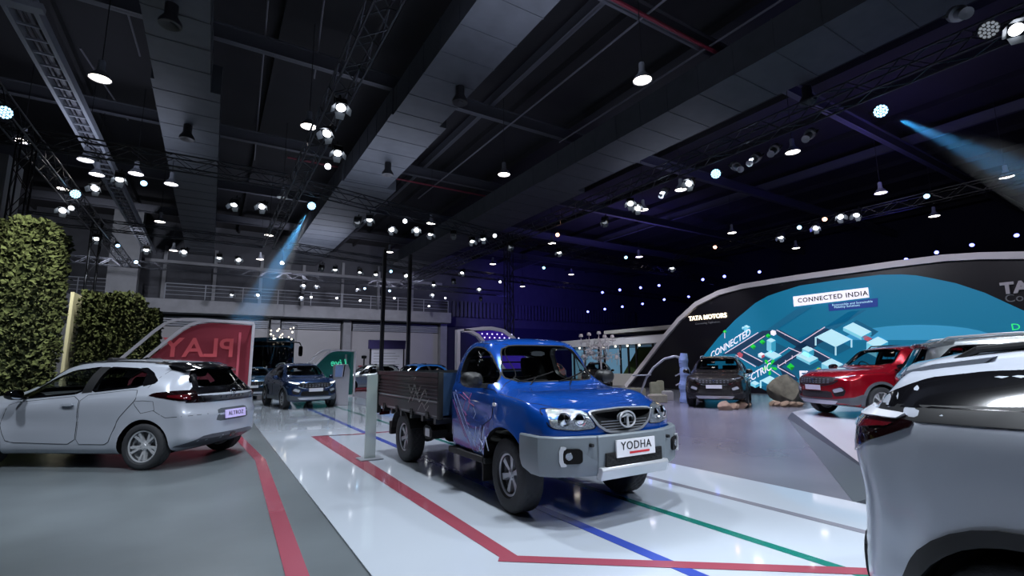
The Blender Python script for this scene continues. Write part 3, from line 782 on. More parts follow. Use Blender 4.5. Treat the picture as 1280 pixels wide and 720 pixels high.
    g = B.patch(rnd([(-.55, .70), (.55, .70), (.50, .62), (-.50, .62)], 1), 0, .006, .012).build('grille', 'mesh_black', root)
    B.patch(rnd([(-.50, .34), (.50, .34), (.56, .52), (-.56, .52)], 1), 0, .006, .012).build('air_intake', 'mesh_black', root)
    MB().prism(rnd([(1.75, .82), (2.20, .82), (2.18, 1.0), (1.95, 1.05), (1.78, .98)], 2), -.62, .62, 'y').build('dashboard', 'dash', root, 40)
    steering(root, 1.66, -.34, 1.03)
    for x, y in ((1.22, -.34), (1.22, .34), (.36, -.32), (.36, .32)): seat(root, x, y, .72 if x > 1 else .66)
    MB().tube((.15, -.55, .5), (.15, .55, .5), .02).build('rear_axle', 'chassis', root)
    f = MB()
    f.prism([(.95, 1.515), (.82, 1.545), (.80, 1.545), (.84, 1.51)], -.012, .012, 'y'); f.build('roof_fin', 'black_gloss', root)
    # roof rails: thin black line
    for sd in (1, -1): MB().path([(x, sd*(pchip(sp['rw'], x)-.045), pchip(sp['top'], x)-.035) for x in (.0, .4, .8, 1.2, 1.45)], .009).build('roof_rail', 'trim_black', root, 40)
    return root

def suv_spec(kind):
    if kind == 'compact':   # short coupe-like sport utility
        return dict(x=(-.72, 3.27), R=.345, ra=.405, wells=[0, 2.50], fl=.6, fs=.30, rl=.5, rs=.22, flare=[0, 2.5], fa=.035, tuck=.93, rdrop=.09, bulge=.04,
          top=[(-.72, 1.02), (-.62, 1.10), (-.50, 1.22), (-.30, 1.45), (-.22, 1.50), (.2, 1.57), (.9, 1.61), (1.35, 1.58), (1.6, 1.52), (2.28, 1.14), (2.40, 1.10), (2.8, 1.06), (3.05, 1.01), (3.20, .95), (3.27, .90)],
          belt=[(-.72, 1.0), (-.2, 1.12), (.4, 1.08), (1.5, 1.02), (2.3, .98), (3.0, .93), (3.27, .84)],
          hw=[(-.72, .84), (0, .89), (1.2, .885), (2.5, .89), (3.0, .87), (3.27, .82)], rw=[(-.72, .66), (-.3, .53), (.2, .56), (1.4, .60), (2.3, .72)],
          bot=[(-.72, .34), (-.4, .26), (2.8, .24), (3.27, .28)], wx=(1.5, 2.2), ws=.13, crease=(.62, .03, .02),
          fp=[(.2, -.05), (.45, .02), (.8, .02), (.95, -.02), (1.1, -.1), (1.3, -.1)], rp=[(.2, -.05), (.5, .03), (.8, .0), (1.0, .02), (1.1, 0), (1.3, 0)],
          side_win=[rnd([(.10, 1.20), (.92, 1.13), (.90, 1.49), (.42, 1.47), (.22, 1.42)], 1, .12), rnd([(1.02, 1.12), (2.0, 1.06), (1.62, 1.33), (1.42, 1.44), (1.0, 1.49)], 1, .1)],
          wsp=rnd([(-.66, 1.16), (.66, 1.16), (.54, 1.50), (-.54, 1.50)], 2, .12), wsx=(1.35, 2.5),
          rwp=rnd([(-.60, 1.16), (.60, 1.16), (.46, 1.42), (-.46, 1.42)], 2, .12), rwx=(-1.3, -.1), cav=(-.45, 2.2), zf=.84, L=2.50)
    if kind == 'coupe':
        q = suv_spec('compact'); q.update(top=[(-.72, 1.15), (-.62, 1.20), (-.52, 1.30), (-.40, 1.41), (-.30, 1.445), (.2, 1.505), (.9, 1.53), (1.35, 1.51), (1.6, 1.45), (2.28, 1.14), (2.40, 1.10), (2.8, 1.06), (3.05, 1.01), (3.20, .95), (3.27, .90)],
          belt=[(-.72, 1.13), (-.2, 1.19), (.4, 1.16), (1.5, 1.08), (2.3, .98), (3.0, .93), (3.27, .84)], rdrop=.07,
          side_win=[rnd([(.05, 1.235), (.92, 1.19), (.90, 1.42), (.42, 1.41), (.15, 1.385)], 1, .12), rnd([(1.02, 1.18), (2.0, 1.06), (1.62, 1.29), (1.42, 1.38), (1.0, 1.42)], 1, .1)],
          wsp=rnd([(-.66, 1.16), (.66, 1.16), (.54, 1.44), (-.54, 1.44)], 2, .12), rwp=rnd([(-.56, 1.23), (.56, 1.23), (.46, 1.38), (-.46, 1.38)], 2, .12), zf=.9)
        return q
    return dict(x=(-.93, 3.66), R=.365, ra=.43, wells=[0, 2.741], fl=.6, fs=.28, rl=.45, rs=.18, flare=[0, 2.741], fa=.035, tuck=.94, rdrop=.09, bulge=.04,
          top=[(-.93, 1.10), (-.86, 1.16), (-.75, 1.34), (-.62, 1.55), (-.55, 1.61), (-.1, 1.67), (.8, 1.705), (1.3, 1.69), (1.75, 1.62), (2.42, 1.20), (2.55, 1.16), (3.0, 1.12), (3.4, 1.06), (3.58, .99), (3.66, .93)],
          belt=[(-.93, 1.08), (-.3, 1.18), (.4, 1.14), (1.5, 1.09), (2.4, 1.05), (3.2, 1.0), (3.66, .88)],
          hw=[(-.93, .87), (0, .93), (1.2, .925), (2.74, .93), (3.3, .90), (3.66, .84)], rw=[(-.93, .70), (-.5, .60), (.2, .62), (1.5, .64), (2.4, .76)],
          bot=[(-.93, .36), (-.5, .28), (3.2, .26), (3.66, .32)], wx=(1.6, 2.3), ws=.13, crease=(.66, .03, .02),
          fp=[(.2, -.08), (.5, .02), (.75, .02), (.9, 0), (1.0, -.05), (1.2, -.12), (1.5, -.12)], rp=[(.2, -.06), (.5, .03), (.85, .0), (1.0, .02), (1.2, 0), (1.4, 0)],
          side_win=[rnd([(-.58, 1.29), (.10, 1.23), (.10, 1.54), (-.32, 1.53)], 1, .12), rnd([(.17, 1.22), (.98, 1.17), (.98, 1.56), (.17, 1.545)], 1, .08), rnd([(1.06, 1.165), (2.10, 1.12), (1.72, 1.42), (1.50, 1.545), (1.06, 1.56)], 1, .08)],
          wsp=rnd([(-.70, 1.22), (.70, 1.22), (.58, 1.60), (-.58, 1.60)], 2, .12), wsx=(1.5, 2.7),
          rwp=rnd([(-.66, 1.20), (.66, 1.20), (.54, 1.53), (-.54, 1.53)], 2, .12), rwx=(-1.5, -.3), cav=(-.70, 2.34), zf=.88, L=2.741)
def make_suv(kind, name, label, paint, clad='grey_cladding', roof=None, group=None, front='slim', plate_words='', stripe=None, roofrail=None, lowres=False, glass='glass_tint', wstyle='five_double', rear='plain', quarter=False):
    sp = suv_spec(kind); sp['n'] = 46 if lowres else 60
    root, B, body = vehicle(name, label, 'car', sp, paint, group, glass=glass, zf=sp['zf'], cav=sp['cav'], well=.27)
    L = sp['L']; R = sp['R']; ra = sp['ra']; xf = sp['x'][1]; xr = sp['x'][0]; c = kind != 'mid'; dz = 0 if c else .08; lz = .13 if kind == 'coupe' else dz
    wheels(root, [0, L], 1.60 if c else 1.66, R, .22 if c else .235, R*.69, wstyle)
    seals(B, root, sp['side_win'], 'black_gloss', .032, sp['wsp'], sp['rwp'])
    w0 = sp['side_win']
    for a, b in zip(w0, w0[1:]):
        xa = max(p[0] for p in a); xb = min(p[0] for p in b); za = min(p[1] for p in b)+.01; zb = max(p[1] for p in b)-.01
        for mb in B.patch([(xa-.03, za), (xb+.03, za), (xb+.03, zb), (xa-.03, zb)], 90, .003, .005, mirror=True): mb.build('door_pillar', 'black_gloss', root)
    zs = .36
    bz = 1.0+dz
    door(B, root, rnd([(1.04, zs+.08), (L-.43, zs+.08), (L-.36, .72), (L-.42, bz-.04), (1.04, bz+.02)], 1, .1), paint, (1.20, bz-.12))
    door(B, root, rnd([(.46, zs+.08), (1.0, zs+.08), (1.01, bz+.03), (.20, bz+.08), (.20, .88), (.42, .66)], 1, .1), paint, (.34, bz-.07))
    for x in (0, L): arch_band(B, root, x, R, ra-.004, ra+.055, clad, -18, 198)
    for mb in B.patch([(ra+.03, .30), (L-ra-.03, .30), (L-ra-.05, .44), (ra+.05, .44)], 90, .014, .02, .12, mirror=True): mb.build('sill_cladding', clad, root)
    # rear
    if kind != 'coupe':
     for mb in B.patch([(xr, .66, .34), (xr+.35, .86, .34), (-ra-.05, .9, .36), (-ra-.08, .9, .52), (xr+.2, .8, .56), (xr, .64, .56)], 135, .01, .02, .08, mirror=True): mb.build('rear_corner_cladding', clad, root)
    B.patch([(-.68, .36), (.68, .36), (.68, .56), (-.68, .56)], 180, .01, .02).build('rear_bumper_cladding', clad, root)
    tlp = [(xr, .5, 1.17), (xr, .5, 1.04), (xr, .72, .98), (xr+.12, .80, 1.01), (xr+.42, .88, 1.155), (xr+.2, .8, 1.175)] if kind == 'coupe' else [(xr, .42, .98+lz), (xr, .66, .88+lz), (xr+.3, .86, .92+lz), (xr+.62, .9, 1.02+lz), (xr+.45, .86, 1.06+lz), (xr+.1, .70, 1.05+lz)]
    for mb in B.patch(rnd(tlp, 1, .15), 135, .008, .02, .05, mirror=True):
        o = mb.build('tail_light', 'lamp_dark', root, 40)
    tll = [(xr, .5, 1.13), (xr+.05, .7, 1.13), (xr+.30, .86, 1.145), (xr+.26, .86, 1.125), (xr+.05, .72, 1.10), (xr, .5, 1.10)] if kind == 'coupe' else [(xr, .5, .97+lz), (xr+.05, .7, .97+lz), (xr+.5, .9, 1.02+lz), (xr+.5, .9, .99+lz), (xr+.1, .72, .93+lz), (xr, .5, .93+lz)]
    for mb in B.patch(rnd(tll, 1, .15), 135, .012, .02, .05, mirror=True): mb.build('tail_light_lens', 'lamp_red', root, 40)
    p, n = B.hit((-1, 0, .78+lz), Vector((-1, 0, 0))); plate(root, (p.x-.01, 0, .78+lz), (-1, 0, 0), .46, .12, '')
    # spoiler
    zt = pchip(sp['top'], xr+.42); v = MB(); pts = [(.30, .03), (.0, .0), (-.16, -.03), (-.17, -.05), (0, -.05), (.2, -.03)]; k = len(pts); vs = []; nn = 10; hwid = sp['rw'][1][1]+.02
    for i in range(nn+1):
        y = -hwid+2*hwid*i/nn; q = 1-.3*(abs(y)/hwid)**3; dd = -.05*(abs(y)/hwid)**2
        vs += [(xr+.42+a*q, y, zt+z+dd) for a, z in pts]
    v.add(vs, [(i*k+j, (i+1)*k+j, (i+1)*k+(j+1) % k, i*k+(j+1) % k) for i in range(nn) for j in range(k)]+[tuple(range(k)), tuple(nn*k+j for j in range(k))])
    v.build('roof_spoiler', roof or paint, root, 40)
    # front
    xe = xf
    if front == 'slim':       # narrow upper lamps, wide grille, big lamps low in the bumper
        gp = rnd([(-.60, .90+dz*.6), (.60, .90+dz*.6), (.52, .78+dz*.6), (.30, .73+dz*.6), (-.30, .73+dz*.6), (-.52, .78+dz*.6)], 1, .15)
        g = B.patch(gp, 0, .008, .02, .05).build('grille', 'mesh_black', root)
        s = MB(); B.seam([(-.62, .83+dz*.6), (-.50, .745+dz*.6), (-.28, .70+dz*.6), (0, .695+dz*.6), (.28, .70+dz*.6), (.50, .745+dz*.6), (.62, .83+dz*.6)], 0, .028, .016, False, s); s.build('chrome_bar', 'chrome' if paint != 'red_paint' else 'trim_black', g)
        q = MB()
        for i in range(9):
            for j in range(3):
                y = -.42+.105*i; z = .77+dz*.6+.04*j; pp, n2 = B.hit((4, y, z), Vector((1, 0, 0))); q.box(pp.x+.008, pp.x+.016, y-.028, y+.028, z-.006, z+.006)
        q.build('grille_bars', 'alloy_dark', g)
        pp, n2 = B.hit((4, 0, .82+dz*.6), Vector((1, 0, 0))); emblem(g, (pp.x+.02, 0, .82+dz*.6), (1, 0, 0), .075)
        for mb in B.patch(rnd([(xe, .60, .90+dz*.6), (xe-.1, .78, .92+dz*.6), (xe-.4, .88, .95+dz*.6), (xe-.1, .78, .88+dz*.6), (xe, .60, .855+dz*.6)], 1, .15), 40, .008, .02, .05, mirror=True): mb.build('daytime_light', 'drl' if paint == 'navy_paint' else 'lens', root, 40)
        for mb in B.patch(rnd([(xe, .50, .66), (xe-.05, .74, .74), (xe-.1, .80, .64), (xe-.05, .76, .52), (xe, .58, .50)], 1, .15), 30, .010, .02, .05, mirror=True):
            o = mb.build('headlight', 'trim_black', root, 40)
        for mb in B.patch(rnd([(xe, .54, .66), (xe-.05, .72, .71), (xe-.1, .76, .64), (xe, .58, .58)], 1, .15), 30, .020, .02, .05, mirror=True): mb.build('headlight_lens', 'lens_bright', root, 40)
    b = B.patch(rnd([(-.80, .30), (.80, .30), (.80, .50), (.50, .46), (.44, .40), (-.44, .40), (-.50, .46), (-.80, .50)], 0) if False else [(-.78, .31), (.78, .31), (.78, .47), (.52, .44), (-.52, .44), (-.78, .47)], 0, .012, .03, .06).build('bumper_cladding', clad, root)
    for mb in B.patch([(xe-.1, .72, .31), (xe-.35, .86, .33), (L+ra+.03, .9, .36), (L+ra+.02, .9, .56), (xe-.3, .86, .50), (xe-.1, .74, .47)], 45, .012, .03, .08, mirror=True): mb.build('bumper_corner', clad, root)
    B.patch(rnd([(-.50, .46), (.50, .46), (.46, .62), (-.46, .62)], 1, .1), 0, .004, .012).build('air_intake', 'mesh_black', root)
    B.patch(rnd([(-.50, .335), (.50, .335), (.58, .41), (-.58, .41)], 1, .1), 0, .028, .02).build('skid_plate', 'silver', root)
    zc = .66+dz*.5; pp, n2 = B.hit((4, 0, zc), Vector((1, 0, 0)))
    plate(root, (pp.x+.03, 0, zc), (1, 0, 0), .48, .115, plate_words, size=.07)
    for sd in (1, -1): mirror(root, L-.52, sd*.87, bz+.08, paint if paint != 'red_paint' else 'black_gloss', sd, 1.05)
    if roof:
        for mb in [B.patch(rnd([(xr+.55, -.48), (1.5 if c else 1.6, -.56), (1.5 if c else 1.6, .56), (xr+.55, .48)], 1, .08), 'top', .003, .004, .15)]: mb.build('roof_panel', roof, root)
    for sd in (1, -1):
        rr = MB(); P = [(x, sd*(pchip(sp['rw'], x)-.05), pchip(sp['top'], x)+(-.012 if kind == 'coupe' else .01)) for x in ((-.15, .3, .8, 1.2) if c else (-.35, .2, .8, 1.4))]
        P = [(P[0][0]-.1, P[0][1], P[0][2]-.06)]+P+[(P[-1][0]+.1, P[-1][1], P[-1][2]-.07)]
        for a, b2 in zip(P, P[1:]): rr.tube(a, b2, .016, 8)
        rr.build('roof_rail', roofrail or 'silver', root, 40)
    s = MB(); B.seam([(L-.30, .95+dz), (L, .97+dz), (L+.3, .95+dz), (xe-.25, .91+dz*.7)], 90, .006, .001, True, s)
    B.seam([(y, 1.0+dz*.9) for y in ()], 0, .006, .001, False, s) if False else None
    s.build('panel_gap', 'black', root)
    if kind == 'coupe':
        for mb in B.patch(rnd([(-.62, 1.20), (-.30, 1.215), (.10, 1.22), (.10, 1.375), (-.10, 1.365), (-.30, 1.335), (-.52, 1.24)], 1, .08), 90, .003, .008, .06, mirror=True): mb.build('rear_pillar_trim', 'black_gloss', root)
        for mb in B.patch(rnd([(xr, .5, 1.165), (xr, .70, 1.15), (xr+.3, .86, 1.16), (xr+.34, .86, 1.185), (xr+.05, .72, 1.19), (xr, .5, 1.19)], 1, .1), 135, .014, .02, .05, mirror=True): mb.build('lamp_strip', 'frame_white_gloss', root)
        for mb in B.patch([(-.50, 1.155), (.05, 1.16), (.45, 1.135), (.95, 1.125), (2.1, 1.02), (2.1, 1.07), (1.0, 1.185), (.45, 1.215), (.05, 1.235), (-.58, 1.215)], 90, .004, .012, .1, mirror=True): mb.build('belt_trim', 'trim_black', root)
    if stripe:
        for mb in B.patch([(-.36, 1.065+dz), (.1, 1.06+dz), (1.0, 1.02+dz), (L-.40, .965+dz), (L-.40, .985+dz), (1.0, 1.045+dz), (.1, 1.10+dz), (-.34, 1.15+dz)], 90, .005, .01, .12, mirror=True): mb.build('belt_stripe', stripe, root)
    MB().prism(rnd([(L-.75, .84+dz), (L-.36, .84+dz), (L-.38, 1.03+dz), (L-.6, 1.10+dz), (L-.74, 1.02+dz)], 2), -.66, .66, 'y').build('dashboard', 'dash', root, 40)
    steering(root, L-.88, -.36, 1.06+dz)
    for x, y in ((1.30, -.36), (1.30, .36), (.42, -.34), (.42, .34)): seat(root, x, y, .76+dz)
    return root, B, sp

def make_bus():
    root = empty('coach_bus', label='dark blue bus with a broad windscreen and a hanging mirror, behind the small blue car', cat='bus')
    sp = dict(x=(-9, 0), R=.5, ra=.56, wells=[-2.4, -7], n=40, fl=.5, fs=.22, rl=.4, rs=.05, tuck=.98, rdrop=.12, bulge=.0, flare=[], R2=0,
        top=[(-9, 3.0), (-8.5, 3.1), (-.5, 3.1), (-.2, 3.05), (0, 2.9)], belt=[(-9, 1.35), (0, 1.35)], hw=[(-9, 1.24), (0, 1.22)], rw=[(-9, 1.16), (0, 1.14)], bot=[(-9, .35), (0, .35)],
        fp=[(0, -.05), (.8, 0), (1.3, 0), (3.2, -.22)], rp=[(0, 0), (4, 0)], side_win=[], )
    B = Body(sp); cuts = []
    for x in sp['wells']:
        for sd in (1, -1):
            cuts.append(cutmesh(MB().prism([(.56*math.cos(2*PI*i/30), .56*math.sin(2*PI*i/30)) for i in range(30)], *sorted((sd*.9, sd*1.5)), 'y', 0, Matrix.Translation((x, 0, .5)))))
    carve(B, cuts, 'body', root, 'bus_paint')
    B.patch(rnd([(-1.1, 1.35), (1.1, 1.35), (1.04, 2.55), (-1.04, 2.55)], 2, .1), 0, .006, .01, .15).build('windscreen', 'glass_dark_solid', root)
    B.patch(rnd([(-.95, 2.62), (.95, 2.62), (.92, 2.85), (-.92, 2.85)], 1, .1), 0, .006, .01, .15).build('destination_panel', 'black_gloss', root)
    for i in range(4):
        x0 = -1.5-i*1.85
        for mb in B.patch(rnd([(x0, 1.45), (x0-1.75, 1.45), (x0-1.75, 2.55), (x0, 2.55)], 1, .06), 90, .004, .01, .2, mirror=True): mb.build('side_window', 'glass_dark_solid', root)
    for mb in B.patch(rnd([(-.30, 1.35), (-1.2, 1.35), (-1.2, 2.55), (-.45, 2.55)], 1, .08), 90, .004, .01, .2, mirror=True): mb.build('side_window', 'glass_dark_solid', root)
    for mb in B.patch(rnd([(0, .72, .75), (-.1, 1.08, .78), (-.1, 1.12, .95), (0, .70, .90)], 1, .15), 15, .01, .02, mirror=True): mb.build('headlight', 'lens', root)
    B.patch(rnd([(-.6, .62), (.6, .62), (.7, .95), (-.7, .95)], 1, .1), 0, .006, .012).build('grille', 'mesh_black', root)
    B.patch([(-1.0, 1.18), (1.0, 1.18), (1.0, 1.23), (-1.0, 1.23)], 0, .012, .014, .15).build('chrome_bar', 'chrome', root)
    B.patch([(-1.1, .38), (1.1, .38), (1.1, .58), (-1.1, .58)], 0, .012, .014, .15).build('bumper', 'silver', root)
    for sd in (1, -1):
        m = MB(); m.path([(-.15, sd*1.0, 2.75), (.12, sd*1.2, 2.80), (.22, sd*1.42, 2.76), (.24, sd*1.50, 2.60)], .03, 8)
        m.prism(rnd([(sd*1.38, 2.0), (sd*1.60, 2.0), (sd*1.60, 2.58), (sd*1.38, 2.58)], 2, .15), .16, .30, 'x'); m.build('wing_mirror', 'black_gloss', root, 40)
    ty, rm0 = wheel_meshes(.5, .3, .3, 'seven'); rm = rm0.copy(); rm.materials.clear()
    for q in ('silver', 'black'): rm.materials.append(M[q])
    for x in sp['wells']:
        for sd in (1, -1):
            o = bpy.data.objects.new('wheel', ty); link(o, root); o.location = (x, sd*1.06, .5); o.rotation_euler = (0, 0, 0 if sd > 0 else PI); link(bpy.data.objects.new('wheel_rim', rm), o)
    w = MB(); w.path([(.0, -.3, 1.42), (-.04, .1, 1.9)], .015); w.path([(.0, .6, 1.42), (-.04, .9, 1.9)], .015); w.build('wiper', 'black', root)
    return root
mat('glass_dark_solid', '0b1016', .05, coat=1)
def place(o, x, y, z=0, heading=0, ry=0, rx=0):
    """heading: direction the nose points, degrees from +X"""
    o.location = (x, y, z); o.rotation_euler = (rx, ry, R_(heading)); return o
# ------------------------------------------------------------------ the hall
mat('platform_white', 'b4bcc6', .07, coat=.3, var=.02, vscale=.6); mat('floor_grey', '5c6367', .30, var=.12, vscale=1.2, bump=.02, bscale=8)
mat('carpet', '6e6e78', .26, var=.10, vscale=.7); mat('ramp_white', 'c4c4c8', .18); mat('ramp_grey', '5c6268', .4)
mat('tape_red', '984a58', .15, coat=.3); mat('tape_blue', '3c50a8', .15, coat=.3); mat('tape_green', '1f7468', .15, coat=.3); mat('tape_grey', '7c7c86', .15, coat=.3)
mat('roof_dark', '1a1a1f', .9, var=.3, vscale=.5); mat('steel_dark', '50525a', .6, .2); mat('duct_metal', '44484e', .55, .3, var=.12, vscale=2); mat('concrete', '74767a', .8, var=.12, vscale=1.5)
mat('concrete_dark', '3a3c42', .8, var=.12, vscale=1.5); mat('wall_panel', '8a8a8c', .7, var=.05, vscale=.5); mat('curtain', '1a1a30', .9); mat('pipe_red', '6a2030', .5); mat('pipe_grey', '5a5a62', .5)
mat('truss', '3a3d44', .35, .6); mat('truss_black', '1a1b20', .45, .4); mat('lamp_body', '17181c', .5); mat('lamp_grey', '7c8088', .5); mat('barn', '7c8288', .4, .3)
mat('lamp_white', 'ffffff', .5, emit='fff4ea', es=7); mat('lamp_cool', 'ffffff', .5, emit='f0f6ff', es=5); mat('lamp_cyan', 'ffffff', .5, emit='9ad4ff', es=4); mat('lamp_warm', 'ffffff', .5, emit='ffb08a', es=6)
mat('lamp_violet', 'ffffff', .5, emit='7078ff', es=7); mat('lamp_dim', '9098a0', .5, emit='c0c8d0', es=.35)
mat('stand_black', '14121c', .35, coat=.2); mat('stand_white', 'dedade', .4); mat('post_black', '121318', .4)
mat('teal_screen', '0a6f92', .5, emit='14749a', es=.58)
mat('acrylic_red', '7c3440', .18, coat=.6, emit='8c3846', es=.12); mat('acrylic_letter', 'b8505a', .3, emit='c85058', es=.16); mat('frame_white', 'c8c4cc', .35)
mat('acrylic_green', '174c4c', .18, coat=.5, emit='1a5c58', es=.12); mat('neon_green', '50ffc0', .3, emit='48c8a0', es=.4)
mat('glow_white', 'fff8e8', .4, emit='fff2d8', es=2.5)
mat('wood_block', 'a8a490', .7, var=.15, vscale=6); mat('rock_brown', '8a7262', .9, bump=.8, bscale=6, var=.3, vscale=5); mat('rock_grey', '8a8478', .9, bump=.8, bscale=5, var=.3, vscale=4)
mat('board_white', 'c8c8d4', .5, emit='c8c8e0', es=.12); mat('purple_box', '4a4078', .5); mat('sky_screen', '6a9ab8', .4, emit='78a8c8', es=.45); mat('ledge', 'b0aca8', .5)
mat('screen_violet', '2a1a60', .2, emit='3a20a0', es=.5); mat('dot_light', 'ffffff', .3, emit='d8c8ff', es=2.0); mat('glow_blue', '8a9cc8', .3, emit='7088c0', es=.15)

def S_(o, kind='structure'): o['kind'] = kind; return o
XW = 22.2
PF = (1.09, 5.92)
# floors
S_(MB().box(-34, 1.09, -12, 46.5, -.3, -.015).build('floor_left', 'floor_grey', None, 0))
S_(MB().box(5.92, 48, -12, 46.5, -.3, -.012).build('floor_right', 'carpet', None, 0))
pf = MB().box(PF[0], PF[1], -8, 40, -.3, 0).build('floor_platform', 'platform_white', None, 0); S_(pf)
def strip(name, pts, w, z, m, label):
    mb = MB()
    P = [Vector(p) for p in pts]; L = []
    for i, p in enumerate(P):
        t = (P[min(i+1, len(P)-1)]-P[max(i-1, 0)]).normalized(); n = Vector((-t.y, t.x))
        k = 1
        if 0 < i < len(P)-1:
            a = (P[i]-P[i-1]).normalized(); k = 1/max(.4, abs(a.x*t.x+a.y*t.y))
        L.append((p-n*w/2*k, p+n*w/2*k))
    for (a, b), (c, d) in zip(L, L[1:]):
        mb.add([(a.x, a.y, z), (b.x, b.y, z), (d.x, d.y, z), (c.x, c.y, z), (a.x, a.y, z-.002), (b.x, b.y, z-.002), (d.x, d.y, z-.002), (c.x, c.y, z-.002)], [(0, 1, 2, 3), (4, 7, 6, 5), (0, 4, 5, 1), (1, 5, 6, 2), (2, 6, 7, 3), (3, 7, 4, 0)])
    o = mb.build(name, m, None, 0); tag(o, label, 'floor stripe'); return o
strip('floor_stripe', [(5.8, 10.93), (2.75, 10.98), (2.08, 11.2), (2.08, 3.41)], .13, .004, 'tape_red', 'long red stripe on the white floor, left of the pickup, bending at its far end')
strip('floor_stripe', [(2.0, 3.46), (5.2, .95)], .12, .0045, 'tape_red', 'red diagonal stripe across the white floor in front of the pickup')
strip('floor_stripe', [(3.02, 26), (3.02, -3)], .115, .003, 'tape_blue', 'blue stripe running under the pickup along the white floor')
strip('floor_stripe', [(3.98, 26), (3.98, -3)], .10, .003, 'tape_green', 'green stripe on the white floor, from under the pickup bumper')
strip('floor_stripe', [(4.97, 26), (4.97, -3)], .10, .003, 'tape_grey', 'thin grey stripe along the right edge of the white floor')
strip('floor_stripe', [(.58, -2), (.63, 3.5), (.80, 9.0), (.60, 12.5), (-.6, 16)], .15, -.010, 'tape_red', 'red stripe on the dark grey floor beside the silver-white hatchback')
# raised white platform at the right
a = Vector((7.09, 3.07)); b = Vector((13.2, 7.32)); dr = (b-a).normalized(); a = b-dr*8.6; n = Vector((-dr.y, dr.x))
rp = MB(); A, Bq = (a.x, a.y), (b.x, b.y)
rp.prism([A, Bq, (XW-1.2, 8.6), (XW-1.2, -9), (a.x, -9)], -.012, .15, 'z')
o = rp.build('ramp_platform', 'ramp_white', None, 0); tag(o, 'low raised white platform that carries the red and grey cars', 'platform')
e = MB(); e.add([(a.x, a.y, .15), (b.x, b.y, .15), (a.x+n.x*.38, a.y+n.y*.38, -.01), (b.x+n.x*.12, b.y+n.y*.12, -.01), (a.x, a.y, -.01), (b.x, b.y, -.01)], [(0, 1, 3, 2), (2, 3, 5, 4), (0, 4, 5, 1), (0, 2, 4), (1, 5, 3)])
e.build('ramp_edge', 'ramp_grey', o, 0)
# walls, roof
WY = 46.5
S_(MB().box(-34, 48, WY, WY+.4, -.3, 13).build('wall_back', 'concrete_dark', None, 0))
S_(MB().box(-34.4, -34, -12, WY, -.3, 13).build('wall_left', 'concrete_dark', None, 0))
S_(MB().box(48, 48.4, -12, WY, -.3, 13).build('wall_right', 'curtain', None, 0))
S_(MB().box(-34.4, 48.4, -12.4, -12, -.3, 13).build('wall_front', 'concrete_dark', None, 0))
c = MB().box(-34.4, 48.4, -12.4, WY+.4, 13, 13.3)
for i in range(26): c.box(-34+3.2*i, -33.85+3.2*i, -12, WY, 12.72, 13)
S_(c.build('ceiling', 'roof_dark', None, 0))
for i, (y, z) in enumerate(((9.0, 11.6), (16.5, 11.6), (24, 11.6), (31.5, 11.6), (39, 11.6))):
    c = MB(); c.box(-34, 48, y-.12, y+.12, z, z+.03).box(-34, 48, y-.12, y+.12, z+.5, z+.53).box(-34, 48, y-.015, y+.015, z, z+.53)
    S_(c.build('ceiling_beam', 'steel_dark', None, 0))
for i, x in enumerate((-8.5, 9.2, 18.5, 29)):
    c = MB(); c.box(x-.10, x+.10, -12, WY, 12.1, 12.13).box(x-.015, x+.015, -12, WY, 12.1, 12.6); S_(c.build('ceiling_beam', 'steel_dark', None, 0))
# lower back wall panels below the balcony
for (x0, x1) in ((-33, -10.5), (-9.9, -4.9), (-4.3, 4.1), (4.9, 10.0), (10.9, 19.6)):
    S_(MB().box(x0, x1, WY-.35, WY-.02, -.01, 4.6).build('wall_panel', 'wall_panel', None, 0))
for x in (-10.2, -4.6, 4.5, 10.45, 20.0):
    S_(MB().box(x-.35, x+.35, WY-.9, WY-.02, -.01, 5.6).build('wall_column', 'concrete', None, 0))
for k, (x0, x1) in enumerate(((-4.2, 4.1), (10.9, 19.6), (4.9, 10.0))):
    c = MB(); 
    for j in range(5): c.box(x0+.1, x1-.1, WY-.6, WY-.38, 4.65+.16*j, 4.75+.16*j)
    tag(c.build('roller_shutter', 'lamp_grey', None, 0), ['rolled-up shutter under the balcony behind the red panel', 'rolled-up shutter under the balcony right of the far poster board', 'rolled-up shutter under the balcony above the green panel'][k], 'shutter')
S_(MB().box(-34, 20.2, WY-2.2, WY, 5.55, 6.55).build('balcony_slab', 'concrete', None, 0))
def railing(x0, x1, y, z, label, m='truss'):
    r = empty('balcony_railing', (x0, y, z), label=label, cat='railing')
    for j, h in enumerate((.35, .65, .95, 1.2)): MB().tube((0, 0, h), (x1-x0, 0, h), .035 if j == 3 else .022, 6).build('rail', m, r, 40)
    n = int((x1-x0)/2.4)
    for i in range(n+1): MB().tube(((x1-x0)*i/n, 0, 0), ((x1-x0)*i/n, 0, 1.2), .035, 6).build('post', m, r, 40)
    return r
railing(-30, -5.9, WY-2.1, 6.55, 'grey balcony railing behind the tall hedges', 'lamp_grey')
railing(-3.3, 19.9, WY-2.1, 6.55, 'grey balcony railing above the far wall, right of the big column', 'lamp_grey')
# upper wall frames behind the balcony
for i, x in enumerate((-3.6, -.2, 3.2, 6.6, 10, 13.4, 16.8)):
    S_(MB().box(x-.12, x+.12, WY-.25, WY, 6.55, 11).build('wall_column', 'concrete', None, 0))
S_(MB().box(-4.9, 20, WY-.3, WY, 9.6, 9.85).build('wall_beam', 'concrete', None, 0))
